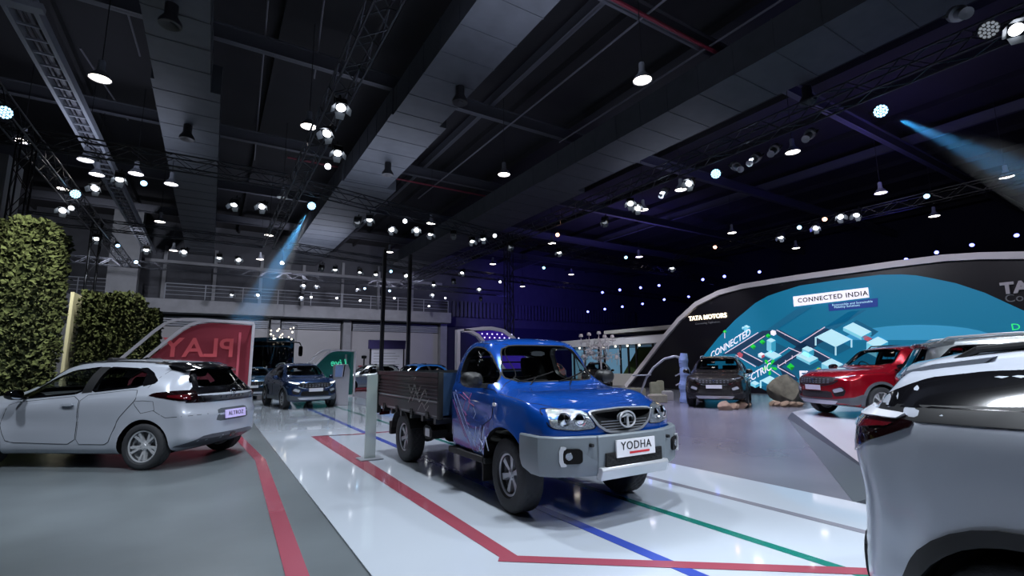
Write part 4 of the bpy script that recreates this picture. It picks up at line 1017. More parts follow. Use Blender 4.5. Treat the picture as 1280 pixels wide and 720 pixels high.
# dark curtain area on the right of the balcony
S_(MB().box(20.5, 47.8, WY-.6, WY-.3, -.01, 5.4).build('wall_curtain', 'curtain', None, 0))
c = MB()
for i in range(60): c.box(20.6+.45*i, 20.9+.45*i, WY-.7, WY-.62, 6.4, 8.0)
S_(c.build('wall_louvre', 'concrete_dark', None, 0)); 
# columns on the left
S_(MB().box(-6.6, -4.9, WY-3.4, WY-2.3, -.01, 12.9).build('column_far', 'concrete', None, 0))
S_(MB().box(-7.0, -5.4, 18.9, 20.2, -.015, 7.6).build('column_near', 'concrete', None, 0))
c = MB(); c.prism([(-11.5, 0), (-8.6, 0), (-8.6, 6), (-9.2, 7.6), (-11.5, 8)], 22, 40, 'y'); S_(c.build('wall_side', 'curtain', None, 0))
# ducts
def duct(name, label, segs, z, h):
    r = empty(name, (segs[0][0], segs[0][2], z), label=label, cat='air duct')
    for x0, x1, y0, y1, dz in segs:
        mb = MB(); X = segs[0][0]; Y = segs[0][2]
        mb.box(x0-X, x1-X, y0-Y, y1-Y, dz, h)
        y = y0+.6
        while y < y1-.2: mb.box(x0-X-.012, x1-X+.012, y-Y-.02, y-Y+.02, dz-.012, h+.012); y += 1.25
        mb.build('duct_section', 'duct_metal', r, 0)
    return r
duct('air_duct', 'wide grey ceiling duct running from the top centre over the pickup', [(4.75, 6.45, 2, 15.4, 0), (4.70, 6.75, 15.4, 22.5, .03), (4.6, 7.2, 22.5, 44, 0)], 10, 1.0)
duct('air_duct', 'grey ceiling duct at the left, above the hedges and the red panel', [(-2.05, -.62, 4, 17.0, 0), (-2.15, -.35, 17.0, 44, .03)], 10, 1.0)
duct('air_duct', 'dark ceiling duct at the right, above the long curved wall', [(12.75, 15.0, -4, 18, 0), (12.75, 15.5, 18, 44, .03)], 10, 1.0)
for k, (px, py) in enumerate(((235, 158), (215, 8), (575, 110), (485, 205), (1008, 110))):
    p = at_z(px, py, 9.97); sp_ = empty('ceiling_vent', p, label=['round air outlet under the left duct, lower one', 'round air outlet under the left duct near the top edge', 'round air outlet under the centre duct, upper one', 'round air outlet under the centre duct, lower one', 'round air outlet under the right duct'][k], cat='vent')
    MB().lathe([(.14, .03), (.14, -.25), (.24, -.42), (.24, -.5), (.20, -.5), (.001, -.40)], 20).build('nozzle', 'lamp_body', sp_, 40)
# cable tray / crane track, left
t = empty('cable_tray', (-4.4, 4, 9.9), label='long pale steel cable tray running diagonally at the top left', cat='cable tray')
for x in (-.28, .28): MB().box(x-.05, x+.05, 0, 40, -.14, .14).build('side_rail', 'lamp_grey', t, 0)
MB().tube((.05, 0, .05), (.05, 40, .05), .09, 8).tube((-.12, 0, .05), (-.12, 40, .05), .04, 8).build('cable', 'pipe_grey', t, 40)
for i in range(60): MB().box(-.26, .26, .3+.65*i, .36+.65*i, -.10, -.05).build('rung', 'lamp_grey', t, 0)
MB().box(-.9, .5, 10.2, 10.45, -.25, -.1).build('cross_bracket', 'lamp_grey', t, 0)
# sprinkler pipes
def pipe(label, p, q, r, m, cat='pipe'):
    o = MB().tube(p, q, r, 8).build('sprinkler_pipe', m, None, 40); tag(o, label, cat)
p = at_z(831, 0, 11.4); pipe('thin pale ceiling pipe running past the large centre pendant lamp', (p.x, p.y-6, 11.4), (p.x, at_z(522, 248, 11.4).y, 11.4), .035, 'pipe_grey')
p = at_z(860, 75, 11.4); pipe('thin pale ceiling pipe right of the large centre pendant lamp', (p.x, 3, 11.4), (p.x, at_z(700, 178, 11.4).y, 11.4), .035, 'pipe_grey')
p = at_z(850, 42, 11.2); pipe('dark red pipe crossing the ceiling near the top right', (p.x-6, p.y, 11.2), (p.x+5, p.y, 11.2), .06, 'pipe_red')
p = at_z(555, 235, 11.2); pipe('dark red pipe crossing the ceiling above the middle truss', (p.x-8, p.y, 11.2), (p.x+6, p.y, 11.2), .05, 'pipe_red')
for k, (x0, y0, x1, y1) in enumerate(((335, 0, 318, 200), (155, 0, 175, 70), (405, 0, 393, 98), (100, 60, 160, 150))):
    a = at_z(x0, y0, 12.2); b = at_z(x1, y1, 12.2); pipe(['thin vertical-looking conduit between the left duct and the centre truss', 'thin conduit at the top left beside the cable tray', 'thin conduit left of the centre truss at the top edge', 'thin conduit between the cable tray and the left pendant lamp'][k], a, b, .03, 'pipe_grey')
# trusses
def truss(label, p, q, w=.42, m='truss', name='lighting_truss', step=.55):
    p = Vector(p); q = Vector(q); d = q-p; L = d.length; d.normalize(); s = d.cross(Vector((0, 0, 1)))
    if s.length < .1: s = Vector((1, 0, 0))
    s.normalize(); u = s.cross(d)
    r = empty(name, p, label=label, cat='truss'); h = w/2
    for a in (-h, h):
        for b in (-h, h): MB().tube(s*a+u*b, d*L+s*a+u*b, .026, 6).build('chord', m, r, 50)
    mb = MB(); n = max(2, int(L/step))
    for i in range(n):
        a0, a1 = L*i/n, L*(i+1)/n; sg = 1 if i % 2 else -1
        for b in (-h, h):
            mb.tube(d*a0+s*(-h*sg)+u*b, d*a1+s*(h*sg)+u*b, .014, 4, cap=False); mb.tube(d*a0+s*b+u*(-h*sg), d*a1+s*b+u*(h*sg), .014, 4, cap=False)
    mb.build('lacing', m, r, 0); return r
TZ = 8.0
truss('steel lighting truss running down from the top centre-left', (2.2, -4, TZ), (2.2, 28.4, TZ), .45)
truss('steel lighting truss running from the top right corner over the curved wall', (13.0, -6, TZ), (13.0, 38, TZ), .45)
truss('steel lighting truss crossing above the tall hedges', (-7.2, 18.3, TZ), (1.95, 18.3, TZ), .42)
truss('steel lighting truss crossing the hall above the pickup cab', (2.45, 18.5, TZ), (12.75, 21.3, TZ), .42)
truss('far steel lighting truss crossing in front of the left balcony', (-8, 28.4, TZ), (1.95, 28.6, TZ), .42)
truss('far steel lighting truss crossing in front of the centre balcony', (2.45, 28.6, TZ), (12.75, 31, TZ), .42)
truss('farthest steel lighting truss close to the balcony', (-8, 38.5, TZ), (24, 38.8, TZ), .42)
truss('steel lighting truss running beside the cable tray above the hedges', (-4.9, 2, TZ-.1), (-4.9, 38.2, TZ-.1), .42)
truss('dark truss above the far right stands', (13.25, 21.4, TZ), (44, 26, TZ), .42, 'truss_black')
truss('dark truss behind the long curved wall', (13.25, 31, TZ), (44, 34, TZ), .42, 'truss_black')
truss('dark truss running over the curved wall to the far right', (24.5, -4, TZ), (24.5, 20, TZ), .42, 'truss_black')
for (x, y, lab, dx) in ((-4.9, 18.3, 'black truss tower behind the tall hedge', 0), (13.0, 21.35, 'black truss tower rising behind the pickup cab', 0), (2.2, 28.5, 'black truss tower standing left of the far white hatchback', 0), (-4.9, 28.4, 'black truss tower beside the big far column', 0)):
    if (x, y) == (2.2, 28.5): continue
    truss(lab, (x, y, -.01), (x, y, TZ+.25), .34, 'truss_black', 'truss_tower', .6)
for k, (px, d) in enumerate(((477, 26), (510, 26.5))):
    p = at_y(px, 440, d); o = MB().box(-.09, .09, -.09, .09, -.0, TZ-.2).build('support_post', 'post_black', None, 0, loc=(p.x, p.y, 0)); tag(o, ['slim black post behind the cargo bed, left of the pair', 'slim black post behind the cargo bed, right of the pair'][k], 'post')
p = at_y(872, 360, 30); o = MB().box(-.05, .05, -.05, .05, 0, 7.5).build('support_post', 'pipe_grey', None, 0, loc=(p.x, p.y, -.012)); tag(o, 'thin grey post rising behind the left end of the curved wall', 'post')

# ------------------------------------------------------------------ lamps
def mk_pendant(lm='lamp_white'):
    r = empty('pendant_lamp'); 
    MB().tube((0, 0, .45), (0, 0, 3.6), .012, 6).build('cord', 'lamp_body', r)
    MB().lathe([(.001, .5), (.07, .5), (.08, .46), (.08, .28), (.10, .24), (.10, .2), (.20, .09), (.26, -.02), (.245, -.02), (.19, .07), (.09, .18), (.001, .18)], 24).build('lamp_shade', 'lamp_grey', r, 40)
    MB().lathe([(.001, -.035), (.12, -.03), (.2, -.012), (.235, .0), (.001, .01)], 24).build('lamp_lens', lm, r, 50); return r
def mk_flood(lm='lamp_cool', open_=1):
    # looks along -Z when unrotated
    r = empty('flood_lamp')
    MB().prism(rnd([(-.15, -.10), (.15, -.10), (.13, .16), (-.13, .16)], 1, .1), -.15, .15, 'y').build('lamp_housing', 'lamp_body', r, 30)
    MB().lathe([(.001, -.105), (.13, -.105), (.13, -.09), (.001, -.09)], 20).build('lamp_lens', lm, r, 30)
    mb = MB()
    for s in (1, -1): mb.box(-.02, .02, s*.165-.01, s*.165+.01, -.02, .32)
    mb.box(-.02, .02, -.175, .175, .31, .33); mb.tube((0, 0, .33), (0, 0, .46), .03, 8); mb.build('yoke', 'lamp_body', r, 30)
    for k in range(4):
        T = Matrix.Rotation(PI/2*k, 4, 'Z') @ Matrix.Translation((.15, 0, -.10)) @ Matrix.Rotation(R_(-35*open_), 4, 'Y')
        MB().prism([(-.14, 0), (.14, 0), (.10, -.20), (-.10, -.20)], -.004, .004, 'x', 0, T).build('barn_door', 'barn', r, 0)
    return r
def mk_par(lm='lamp_cyan', rad=.16):
    r = empty('wash_lamp'); MB().lathe([(.001, .20), (rad*.7, .20), (rad, .10), (rad, -.10), (rad-.01, -.10), (rad-.015, -.07), (.001, -.07)], 20).build('lamp_housing', 'lamp_body', r, 40)
    for i in range(19):
        if i == 0: x = y = 0
        elif i < 7: t = PI/3*i; x, y = .4*rad*math.cos(t), .4*rad*math.sin(t)
        else: t = PI/6*i; x, y = .76*rad*math.cos(t), .76*rad*math.sin(t)
        MB().lathe([(.001, -.085), (rad*.17, -.083), (rad*.17, -.07)], 8, T=Matrix.Translation((x, y, 0))).build('diode', lm, r, 50)
    mb = MB()
    for s in (1, -1): mb.box(-.02, .02, s*(rad+.02)-.008, s*(rad+.02)+.008, -.02, .28)
    mb.box(-.02, .02, -rad-.028, rad+.028, .27, .29); mb.tube((0, 0, .29), (0, 0, .42), .03, 8); mb.build('yoke', 'lamp_body', r, 30); return r
def mk_spot(lm='lamp_cool', rad=.11):
    r = empty('spot_lamp'); MB().lathe([(.001, .20), (rad*.8, .20), (rad, .12), (rad, -.12), (rad-.01, -.12), (rad-.015, -.10), (.001, -.10)], 16).build('lamp_housing', 'lamp_body', r, 40)
    MB().lathe([(.001, -.115), (rad-.015, -.11), (rad-.015, -.10)], 16).build('lamp_lens', lm, r, 50)
    MB().tube((0, 0, .2), (0, 0, .36), .025, 6).build('yoke', 'lamp_body', r); return r
def mk_profile():
    r = empty('profile_lamp'); MB().lathe([(.001, .25), (.10, .25), (.14, .2), (.14, -.05), (.09, -.08), (.09, -.50), (.10, -.52), (.001, -.5)], 16).build('lamp_housing', 'lamp_grey', r, 40)
    mb = MB()
    for s in (1, -1): mb.box(-.02, .02, s*.16-.008, s*.16+.008, -.02, .30)
    mb.box(-.02, .02, -.168, .168, .29, .31); mb.tube((0, 0, .31), (0, 0, .44), .03, 8); mb.build('yoke', 'lamp_body', r, 30); return r
MK = {'pw': (mk_pendant, ('lamp_white',)), 'po': (mk_pendant, ('lamp_dim',)), 'f': (mk_flood, ('lamp_cool',)), 'fo': (mk_flood, ('lamp_dim', .2)), 'bc': (mk_par, ('lamp_cyan',)), 'bo': (mk_par, ('lamp_dim',)),
      's': (mk_spot, ('lamp_cool',)), 'so': (mk_spot, ('lamp_warm',)), 'sc': (mk_spot, ('lamp_cyan',)), 'sv': (mk_spot, ('lamp_violet',)), 'pr': (mk_profile, ())}
DESC = {'pw': 'lit pendant lamp', 'po': 'unlit pendant lamp', 'f': 'lit flood lamp with barn doors', 'fo': 'unlit flood lamp with barn doors', 'bc': 'large cyan wash lamp of many diodes', 'bo': 'unlit round lamp of many diodes',
        's': 'small bright white spot lamp', 'so': 'small warm orange spot lamp', 'sc': 'small cyan spot lamp', 'sv': 'small blue-violet spot lamp', 'pr': 'unlit long tube lamp on the truss'}
CATN = {'pw': 'pendant lamp', 'po': 'pendant lamp', 'f': 'flood lamp', 'fo': 'flood lamp', 'bc': 'wash lamp', 'bo': 'wash lamp', 's': 'spot lamp', 'so': 'spot lamp', 'sc': 'spot lamp', 'sv': 'spot lamp', 'pr': 'profile lamp'}
GRP = {'pw': 'pendant lamps', 'po': 'pendant lamps', 'f': 'barn door flood lamps', 'fo': 'barn door flood lamps', 'bc': 'cyan wash lamps', 'bo': 'wash lamps', 's': 'small spot lamps', 'so': 'small spot lamps', 'sc': 'small spot lamps', 'sv': 'violet spot lamps in rows', 'pr': 'tube lamps on the truss'}
LAMPS = {
 'pw': [(125, 98), (386, 158), (803, 100), (630, 218), (991, 190), (1168, 270), (1258, 221), (200, 277), (28, 176), (107, 200), (121, 218), (80, 236), (170, 217), (214, 230), (217, 313), (336, 294), (325, 324), (487, 315), (539, 279), (616, 330), (690, 304), (714, 343), (653, 358), (1101, 241), (995, 310), (799, 321), (915, 291), (804, 262), (851, 237)],
 'po': [(353, 247)],
 'f': [(150, 222), (120, 234), (79, 262), (121, 297), (230, 314), (183, 311), (422, 189), (426, 132), (328, 257), (410, 165), (462, 273), (489, 286), (521, 287), (538, 291), (590, 300), (604, 297), (578, 340), (542, 355), (507, 344), (599, 361), (541, 368), (274, 321), (298, 324), (231, 314), (419, 336), (450, 339), (380, 356), (396, 356), (290, 367), (323, 368), (377, 371), (447, 360), (788, 253), (797, 259), (862, 228), (840, 334), (976, 295), (1020, 284), (1050, 270), (1071, 267), (1268, 36), (699, 314), (293, 254), (470, 342)],
 'fo': [(447, 276), (567, 292), (637, 307), (756, 276), (567, 351), (601, 373), (402, 334)],
 'bc': [(5, 140), (389, 257), (1100, 139), (895, 217), (94, 242)],
 'bo': [(1235, 37)],
 's': [(410, 207), (353, 328), (421, 372), (389, 371), (450, 375), (493, 372), (557, 372), (506, 276), (618, 294), (625, 352), (536, 382), (90, 259)],
 'so': [(697, 293), (894, 308), (1031, 273)],
 'sc': [(147, 306), (180, 228), (170, 327), (489, 339), (456, 360), (487, 363), (782, 321), (999, 284), (1158, 244), (680, 334)],
 'sv': [(753, 365), (775, 362), (801, 359), (824, 356), (878, 349), (905, 345), (949, 339), (735, 389), (756, 386), (778, 383), (803, 379), (830, 374), (861, 370), (894, 365), (931, 359), (1063, 338), (1095, 331), (1133, 323), (1170, 315), (1215, 305), (1270, 293)],
 'pr': [(968, 187), (944, 198), (920, 208), (830, 240), (1012, 168), (1198, 17)],
}
ZONE = [(150, 'over the tall hedges'), (360, 'over the red panel'), (475, 'over the blue compact car'), (610, 'over the cargo bed'), (760, 'over the pickup cab'), (910, 'over the curved wall\'s foot'), (1090, 'over the curved wall\'s middle'), (1300, 'over the curved wall\'s right half')]
ORD = ['first', 'second', 'third', 'fourth', 'fifth', 'sixth', 'seventh', 'eighth', 'ninth', 'tenth', 'eleventh', 'twelfth']
PROTO = {}
for kind, L in LAMPS.items():
    cnt = {}
    for i, (x, y) in enumerate(sorted(L)):
        z = 9.0 if kind[0] == 'p' and kind != 'pr' else 7.55
        p = at_z(x, y, z)
        if p.y > 43 or p.length > 46:
            q = at_y(x, y, 1); d = (q-CO).normalized(); t = min(41/d.y, 44/math.hypot(d.x, d.y)) if d.y > .1 else 40; p = CO+d*t
        r0 = PROTO.get(kind)
        if r0 is None: r = PROTO[kind] = MK[kind][0](*MK[kind][1])
        else: r = copy_tree(r0)
        zn = next(n for lim, n in ZONE if x < lim); cnt[zn] = cnt.get(zn, 0)+1
        tot = sum(1 for (a, b) in L if next(n for lim, n in ZONE if a < lim) == zn)
        r['label'] = DESC[kind]+' '+zn+('' if tot == 1 else ', '+ORD[cnt[zn]-1]+' from the left'); r['category'] = CATN[kind]; r['group'] = GRP[kind]
        r.location = p
        rn = random.Random(x*7+y)
        if kind in ('pw', 'po'): r.rotation_euler = (0, 0, rn.random()*6)
        else:
            to = CO-p; yaw = math.atan2(to.y, to.x)
            tilt = {'f': rn.uniform(.35, .9), 'fo': rn.uniform(.2, .6), 'bc': 1.15, 'bo': 1.0, 'pr': 1.0}.get(kind, rn.uniform(.9, 1.2))
            off = rn.uniform(-.5, .5) if kind in ('f', 'fo', 'pr') else rn.uniform(-.25, .25)
            # look direction is -Z : tip it towards the viewer's side of the hall
            r.rotation_euler = (0, -tilt, yaw+off)
        if kind in ('f', 'fo'): r.scale = (.85,)*3
        if kind == 'sv': r.scale = (1.05,)*3
        if kind in ('s', 'so', 'sc'): r.scale = (.95,)*3

# ------------------------------------------------------------------ hedges
def hedge(label, x0, x1, y0, y1, z1, seed, dens=420):
    rn = random.Random(seed); mb = MB()
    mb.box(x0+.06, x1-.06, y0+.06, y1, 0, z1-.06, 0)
    faces = [((x1-x0)*z1, lambda: (Vector((rn.uniform(x0, x1), y0, rn.uniform(0.3, z1))), Vector((0, -1, 0)))),
             ((y1-y0)*z1, lambda: (Vector((x1, rn.uniform(y0, y1), rn.uniform(.3, z1))), Vector((1, 0, 0)))),
             ((x1-x0)*(y1-y0), lambda: (Vector((rn.uniform(x0, x1), rn.uniform(y0, y1), z1)), Vector((0, 0, 1))))]
    for area, f in faces:
        for _ in range(int(area*dens)):
            p, n = f(); lump = .10*math.sin(p.x*5+p.z*3.1+seed)*math.cos(p.y*4+p.z*4.3); p = p+n*(rn.uniform(-.10, .06)+lump*.5)
            d = (n*rn.uniform(.1, 1)+Vector((rn.uniform(-1, 1), rn.uniform(-1, 1), rn.uniform(-.3, 1)))).normalized()
            s = d.cross(Vector((rn.uniform(-1, 1), rn.uniform(-1, 1), rn.uniform(-1, 1)))).normalized(); l = rn.uniform(.07, .14); w = l*.42
            up = s.cross(d)*l*.18
            mb.add([p, p+d*l*.5+s*w+up, p+d*l, p+d*l*.5-s*w+up], [(0, 1, 2), (0, 2, 3)], 1 if rn.random() < .6 else (2 if rn.random() < .5 else 3))
    o = mb.build('green_wall_hedge', ['hedge_core', 'leaf_mid', 'leaf_dark', 'leaf_bright'], None, None, 0, False); tag(o, label, 'hedge'); return o
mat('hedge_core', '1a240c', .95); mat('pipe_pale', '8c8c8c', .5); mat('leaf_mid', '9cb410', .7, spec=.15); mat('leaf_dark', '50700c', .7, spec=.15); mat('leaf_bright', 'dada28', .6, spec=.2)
hedge('tall clipped green hedge block at the left edge, beyond the silver-white hatchback', -6.6, -4.12, 13.1, 14.6, 4.62, 1)
hedge('dark recessed strip of hedge between the two tall hedge blocks at the left edge', -4.2, -3.65, 14.25, 15.2, 4.5, 9)
hedge('narrow tall hedge block just right of the leftmost one, facing the aisle', -3.72, -3.12, 13.55, 15.3, 4.5, 5, 520)
hedge('square green hedge wall with a white side edge, behind the hatchback roof', -3.55, -2.12, 19.4, 21.2, 3.72, 2)
hedge('farthest low hedge, peeking out right of the white-edged hedge wall', -2.6, -2.0, 24, 26.2, 3.75, 3)
tag(MB().box(-3.74, -3.66, 19.3, 21.2, -.015, 3.74).build('edge_board', 'pipe_pale', None, 0), 'thin white board along the left side of the far hedge', 'board')
# ------------------------------------------------------------------ light-box panels
def sweep2(path, w, y0, y1, closed=False):
    """band of width w along a 2D (x,z) path, extruded from y0 to y1"""
    P = [Vector(p) for p in path]; mb = MB(); n = len(P); L = []
    for i in range(n):
        a = P[(i-1) % n] if closed or i else P[i]; b = P[(i+1) % n] if closed or i < n-1 else P[i]; t = (b-a).normalized(); nn = Vector((-t.y, t.x))
        L.append((P[i]-nn*w/2, P[i]+nn*w/2))
    for i in range(n if closed else n-1):
        (a, b), (c, d) = L[i], L[(i+1) % n]
        mb.prism([tuple(a), tuple(b), tuple(d), tuple(c)], y0, y1, 'y')
    return mb
def panel(name, label, X, Y, k, pm, words, lm, tsize, flip=1, z0=-.015, gap=.25, shear=0, th=.07, tx=-1.25):
    r = empty(name, (X, Y, z0), label=label, cat='display panel'); f = flip
    arc = [(-1.72*k, 2.75*k), (-1.92*k, 2.70*k), (-2.10*k, 2.60*k), (-2.3*k, 2.4*k), (-2.94*k, 1.66*k)]
    out = [(0, 0), (0, 2.66*k), (0, 2.70*k)]+[(-1.3*k, 2.76*k)]+arc+[(-4.1*k, .05)]
    out = [(x*f, z) for x, z in out]
    sweep2(out, th, -.06, .06).build('front_frame', 'frame_white', r, 30)
    sl = [(x*k*f, z*k) for x, z in ((-1.05, 2.74), (-1.3, 2.70), (-1.5, 2.62), (-1.68, 2.5), (-1.86, 2.32), (-2.46, 1.66), (-3.62, .05))]
    sweep2(sl, th, -.05, .05).build('inner_frame', 'frame_white', r, 30)
    ins = [(x*.985, z*.985) for x, z in out[:3]+sl]
    MB().prism(ins, gap+.02, gap+.05, 'y').build('panel_sheet', pm, r, 0)
    MB().box(min(0, out[-1][0]), max(0, out[-1][0]), -.06, gap+.06, 0, .05).build('base_bar', 'frame_white', r, 0)
    for q in (2, 4, 6): sweep2([out[q], (out[q][0]+.001, out[q][1]+.001)], .0, 0, 0) if False else MB().tube((out[q][0], 0, out[q][1]), (out[q][0], gap, out[q][1]), .025, 6).build('spacer', 'frame_white', r)
    if words:
        T = frame(Vector((tx*k*f, gap-.03, 1.98*k)), (-1, 0, 0), (0, 0, 1), (0, -1, 0)) if True else None
        textobj('panel_letters', words, tsize, T, lm, r, .01, spacing=1.02, offset=.012*k, font_shear=shear)
    return r
def inset_line(r, X0, X1, Z0, Z1, gap, m):
    MB().box(X0, X1, gap-.02, gap, Z1-.03, Z1).box(X1-.03, X1, gap-.02, gap, Z0, Z1).box(X0, X0+.03, gap-.02, gap, Z0, Z1-.03).build('inner_border', m, r, 0)
pl = panel('light_panel', 'large red translucent panel with mirrored PLAY letters in a white slanted frame', .98, 15.7, 1.0, 'acrylic_red', 'PLAY', 'acrylic_letter', .72)
mat('border_red', 'b05060', .3, emit='c06070', es=.2); inset_line(pl, -.34, -.28, .3, 2.45, .26, 'border_red')
gp_ = panel('light_panel', 'small green translucent panel with mirrored neon script in a white slanted frame', 4.75, 21.0, .80, 'acrylic_green', 'Live', 'neon_green', .46, shear=.25, tx=-.85)
gp_.location = (at_y(443, 470, 24.5).x, 24.5, 0); inset_line(gp_, -.42, -.34, .2, 2.0, .26, 'frame_white')
# white arch with violet screen behind the cab
ar = empty('arch_screen', (9.45, 20.0, -.012), label='white curved arch frame with a dotted violet screen, seen above the pickup cab', cat='display panel')
o1 = [(0, 0), (0, 3.0), (1.2, 3.12), (1.7, 3.15), (2.35, 3.05), (2.9, 2.72), (3.4, 2.25), (5.0, .1)]
sweep2(o1, .16, -.12, .12).build('front_frame', 'frame_white', ar, 30)
o2 = [(.25, 3.0), (.6, 2.98), (1.0, 2.80), (1.35, 2.45), (1.8, 1.9), (3.4, .1)]; sweep2(o2, .14, -.12, .12).build('inner_arc', 'frame_white', ar, 30)
sc_ = [(.6, 2.92), (1.7, 3.05), (2.3, 2.98), (2.85, 2.66), (3.3, 2.2), (4.9, .15), (3.4, .15), (1.8, 1.9), (1.35, 2.45), (1.0, 2.78)]
sc_o = MB().prism(sc_, .0, .04, 'y').build('violet_screen', 'screen_violet', ar, 0)
mb = MB()
for i in range(9):
    for j in range(5): 
        x = 1.25+.27*i+(.13 if j % 2 else 0); z = 2.88-.17*j
        if x < 3.6-(3.05-z)*-.6-.9*(z-2.2) and x > 1.0+(3-z)*.8: mb.lathe([(.001, -.012), (.035, -.01), (.035, 0)], 8, 0, 'y', T=Matrix.Translation((x, 0, z)))
mb.build('light_dots', 'dot_light', sc_o, 0)
# white info kiosk by the blue car
kp = at_y(422, 470, 19.3)
kk = empty('info_kiosk', (kp.x+.2, 19.3, 0), label='white slanted information kiosk beside the small blue car', cat='kiosk')
MB().prism([(-.32, 0), (.18, 0), (.20, 1.3), (.12, 1.52), (-.34, 1.5)], -.2, .2, 'y').build('kiosk_body', 'frame_white', kk, 30, .01)
MB().prism([(-.34, 1.05), (-.10, 1.05), (-.06, 1.48), (-.33, 1.46)], -.23, -.205, 'y').build('kiosk_screen', 'glow_blue', kk, 0); MB().prism([(-.06, 1.05), (-.03, 1.05), (.02, 1.5), (-.01, 1.5)], -.22, -.2, 'y').build('slot', 'black', kk, 0)
# stanchion info stand left of the pickup
st = empty('acrylic_stand', (2.27, 8.02, 0), label='tall clear acrylic strip on a flat dark base, left of the cargo bed', cat='display stand')
MB().box(-.18, .18, -.16, .16, 0, .02).build('base_plate', 'lamp_grey', st, 0, .004)
MB().box(-.085, .085, -.012, .012, .02, 1.32).build('acrylic_sheet', 'acrylic_clear' if False else 'glass_frost', st, 0) if 'glass_frost' in M else None
# ------------------------------------------------------------------ the long curved wall
def wp(x, y, dx=0): p = at_x(x, y, XW); return (p.y, p.z)
def fl(pts, dx, m, name, parent, th=.012, px=True):
    P = [wp(*p) for p in pts] if px else pts
    return MB().prism(P, XW-dx-th, XW-dx, 'x').build(name, m, parent, 0)
cw = empty('curved_stand_wall', (XW, 8, -.012), label='long black exhibition wall with a white curved edge and a bright teal city picture', cat='exhibition wall')
def par(o):
    w = o.matrix_world.copy(); o.parent = cw; o.matrix_parent_inverse = Matrix.Translation(-cw.location); return o
top = [(786, 481), (806, 455), (828, 426), (850, 400), (872, 380), (900, 366), (930, 358), (1000, 347), (1066, 338), (1120, 330.5), (1180, 323), (1225, 320.3), (1280, 319.5)]
TW = [wp(*p) for p in top]
TW[0] = (TW[0][0]+.15, 0.02)
TW += [(3.2, 4.45), (2.0, 4.1), (.8, 3.5), (-1.5, 2.2), (-4.5, .0)]
wall = MB().prism(TW, XW+.001, XW+.45, 'x').build('wall_board', 'stand_black', cw, 0); wall.location = -cw.location
fr = MB(); PV = [Vector(p) for p in TW]; LL = []
for i in range(len(PV)):
    t = (PV[min(i+1, len(PV)-1)]-PV[max(i-1, 0)]).normalized(); nn = Vector((-t.y, t.x)); LL.append((PV[i]-nn*.12, PV[i]+nn*.12))
for (p, q), (r2, s2) in zip(LL, LL[1:]): fr.prism([tuple(p), tuple(q), tuple(s2), tuple(r2)], XW-.16, XW+.5, 'x')
fo = fr.build('white_edge', 'stand_white', cw, 30); fo.location = -cw.location
G = [(878.5, 446), (898, 422), (919, 400), (944, 379), (960, 370), (973, 365.5), (1000, 357), (1040, 351), (1066, 347.5), (1100, 343.5), (1127, 343), (1145, 344.2), (1161, 347), (1195, 354), (1231, 366), (1280, 388.5)]
GW = [wp(*p) for p in G]; GW += [(3.2, 2.2), (2.4, 1.3), (1.8, .35)]; GW += [(17.0, .30)]; GW = GW+[(16.6, .9)]
def flw(P, dx, m, name, parent=None, th=.006):
    o = MB().prism(P, XW-dx-th, XW-dx+.0005, 'x').build(name, m, parent or cw, 0)
    if parent is None: o.location = -cw.location
    return o
gs = flw(GW, .002, 'teal_screen', 'teal_graphic', th=.01)
def Z(x, y): return (840+x/4.8, 350+y/4.8)
def g(pts, lvl, m, name='city_shape'): return flw([wp(*Z(*p)) for p in pts], .012+.007*lvl, m, name, gs)
def em(n, c, s=.85): mat(n, c, .6, emit=c, es=s)
em('g_road', '1c3c5c', .5); em('g_line', 'd8c8dc', .75); em('g_l', 'b8e8f4', .75); em('g_m', '7cc8e0', .7); em('g_d', '3aa0c0', .65); em('g_green', '20c840', .8); em('g_gd', '149030', .6); em('g_dark', '125e80', .6)
em('g_white', 'f0ecf8', .85); em('g_navy', '26408c', .6); em('g_red', 'c05868', .6); em('g_beam', '17678c', .55); em('g_dome', '3a9cc8', .55); em('g_yel', 'd8b060', .6); em('g_neon', '30e070', 1)
def gline(a, b, w, lvl, m='g_line'):
    a = Vector(a); b = Vector(b); t = (b-a).normalized(); nn = Vector((-t.y, t.x))*w/2
    g([tuple(a-nn), tuple(b-nn), tuple(b+nn), tuple(a+nn)], lvl, m, 'road_edge')
g([(760, 165), (850, 160), (560, 350), (400, 440), (300, 450), (560, 305)], 0, 'g_beam'); g([(1060, 190), (1170, 178), (900, 345), (770, 395), (760, 350), (930, 275)], 0, 'g_beam')
g([(545, 305), (630, 300), (400, 440), (300, 450)], 1, 'g_road', 'road'); g([(600, 310), (650, 300), (960, 470), (905, 495)], 1, 'g_road', 'road')
g([(870, 300), (930, 290), (1000, 330), (790, 440), (660, 520), (600, 505), (720, 420)], 1, 'g_road', 'road'); g([(375, 440), (430, 432), (560, 495), (520, 520)], 1, 'g_road', 'road')
g([(640, 520), (700, 510), (760, 600), (700, 640)], 1, 'g_road', 'road'); g([(1060, 270), (1110, 240), (1240, 310), (1200, 340)], 1, 'g_dark', 'city_block')
g([(430, 425), (560, 345), (700, 410), (560, 500)], 2, 'g_dark', 'city_block'); g([(660, 520), (800, 440), (900, 500), (770, 590)], 2, 'g_dark', 'city_block'); g([(640, 290), (860, 150), (1180, 130), (1050, 250), (920, 285), (775, 370)], 0, 'teal_screen', 'city_block')
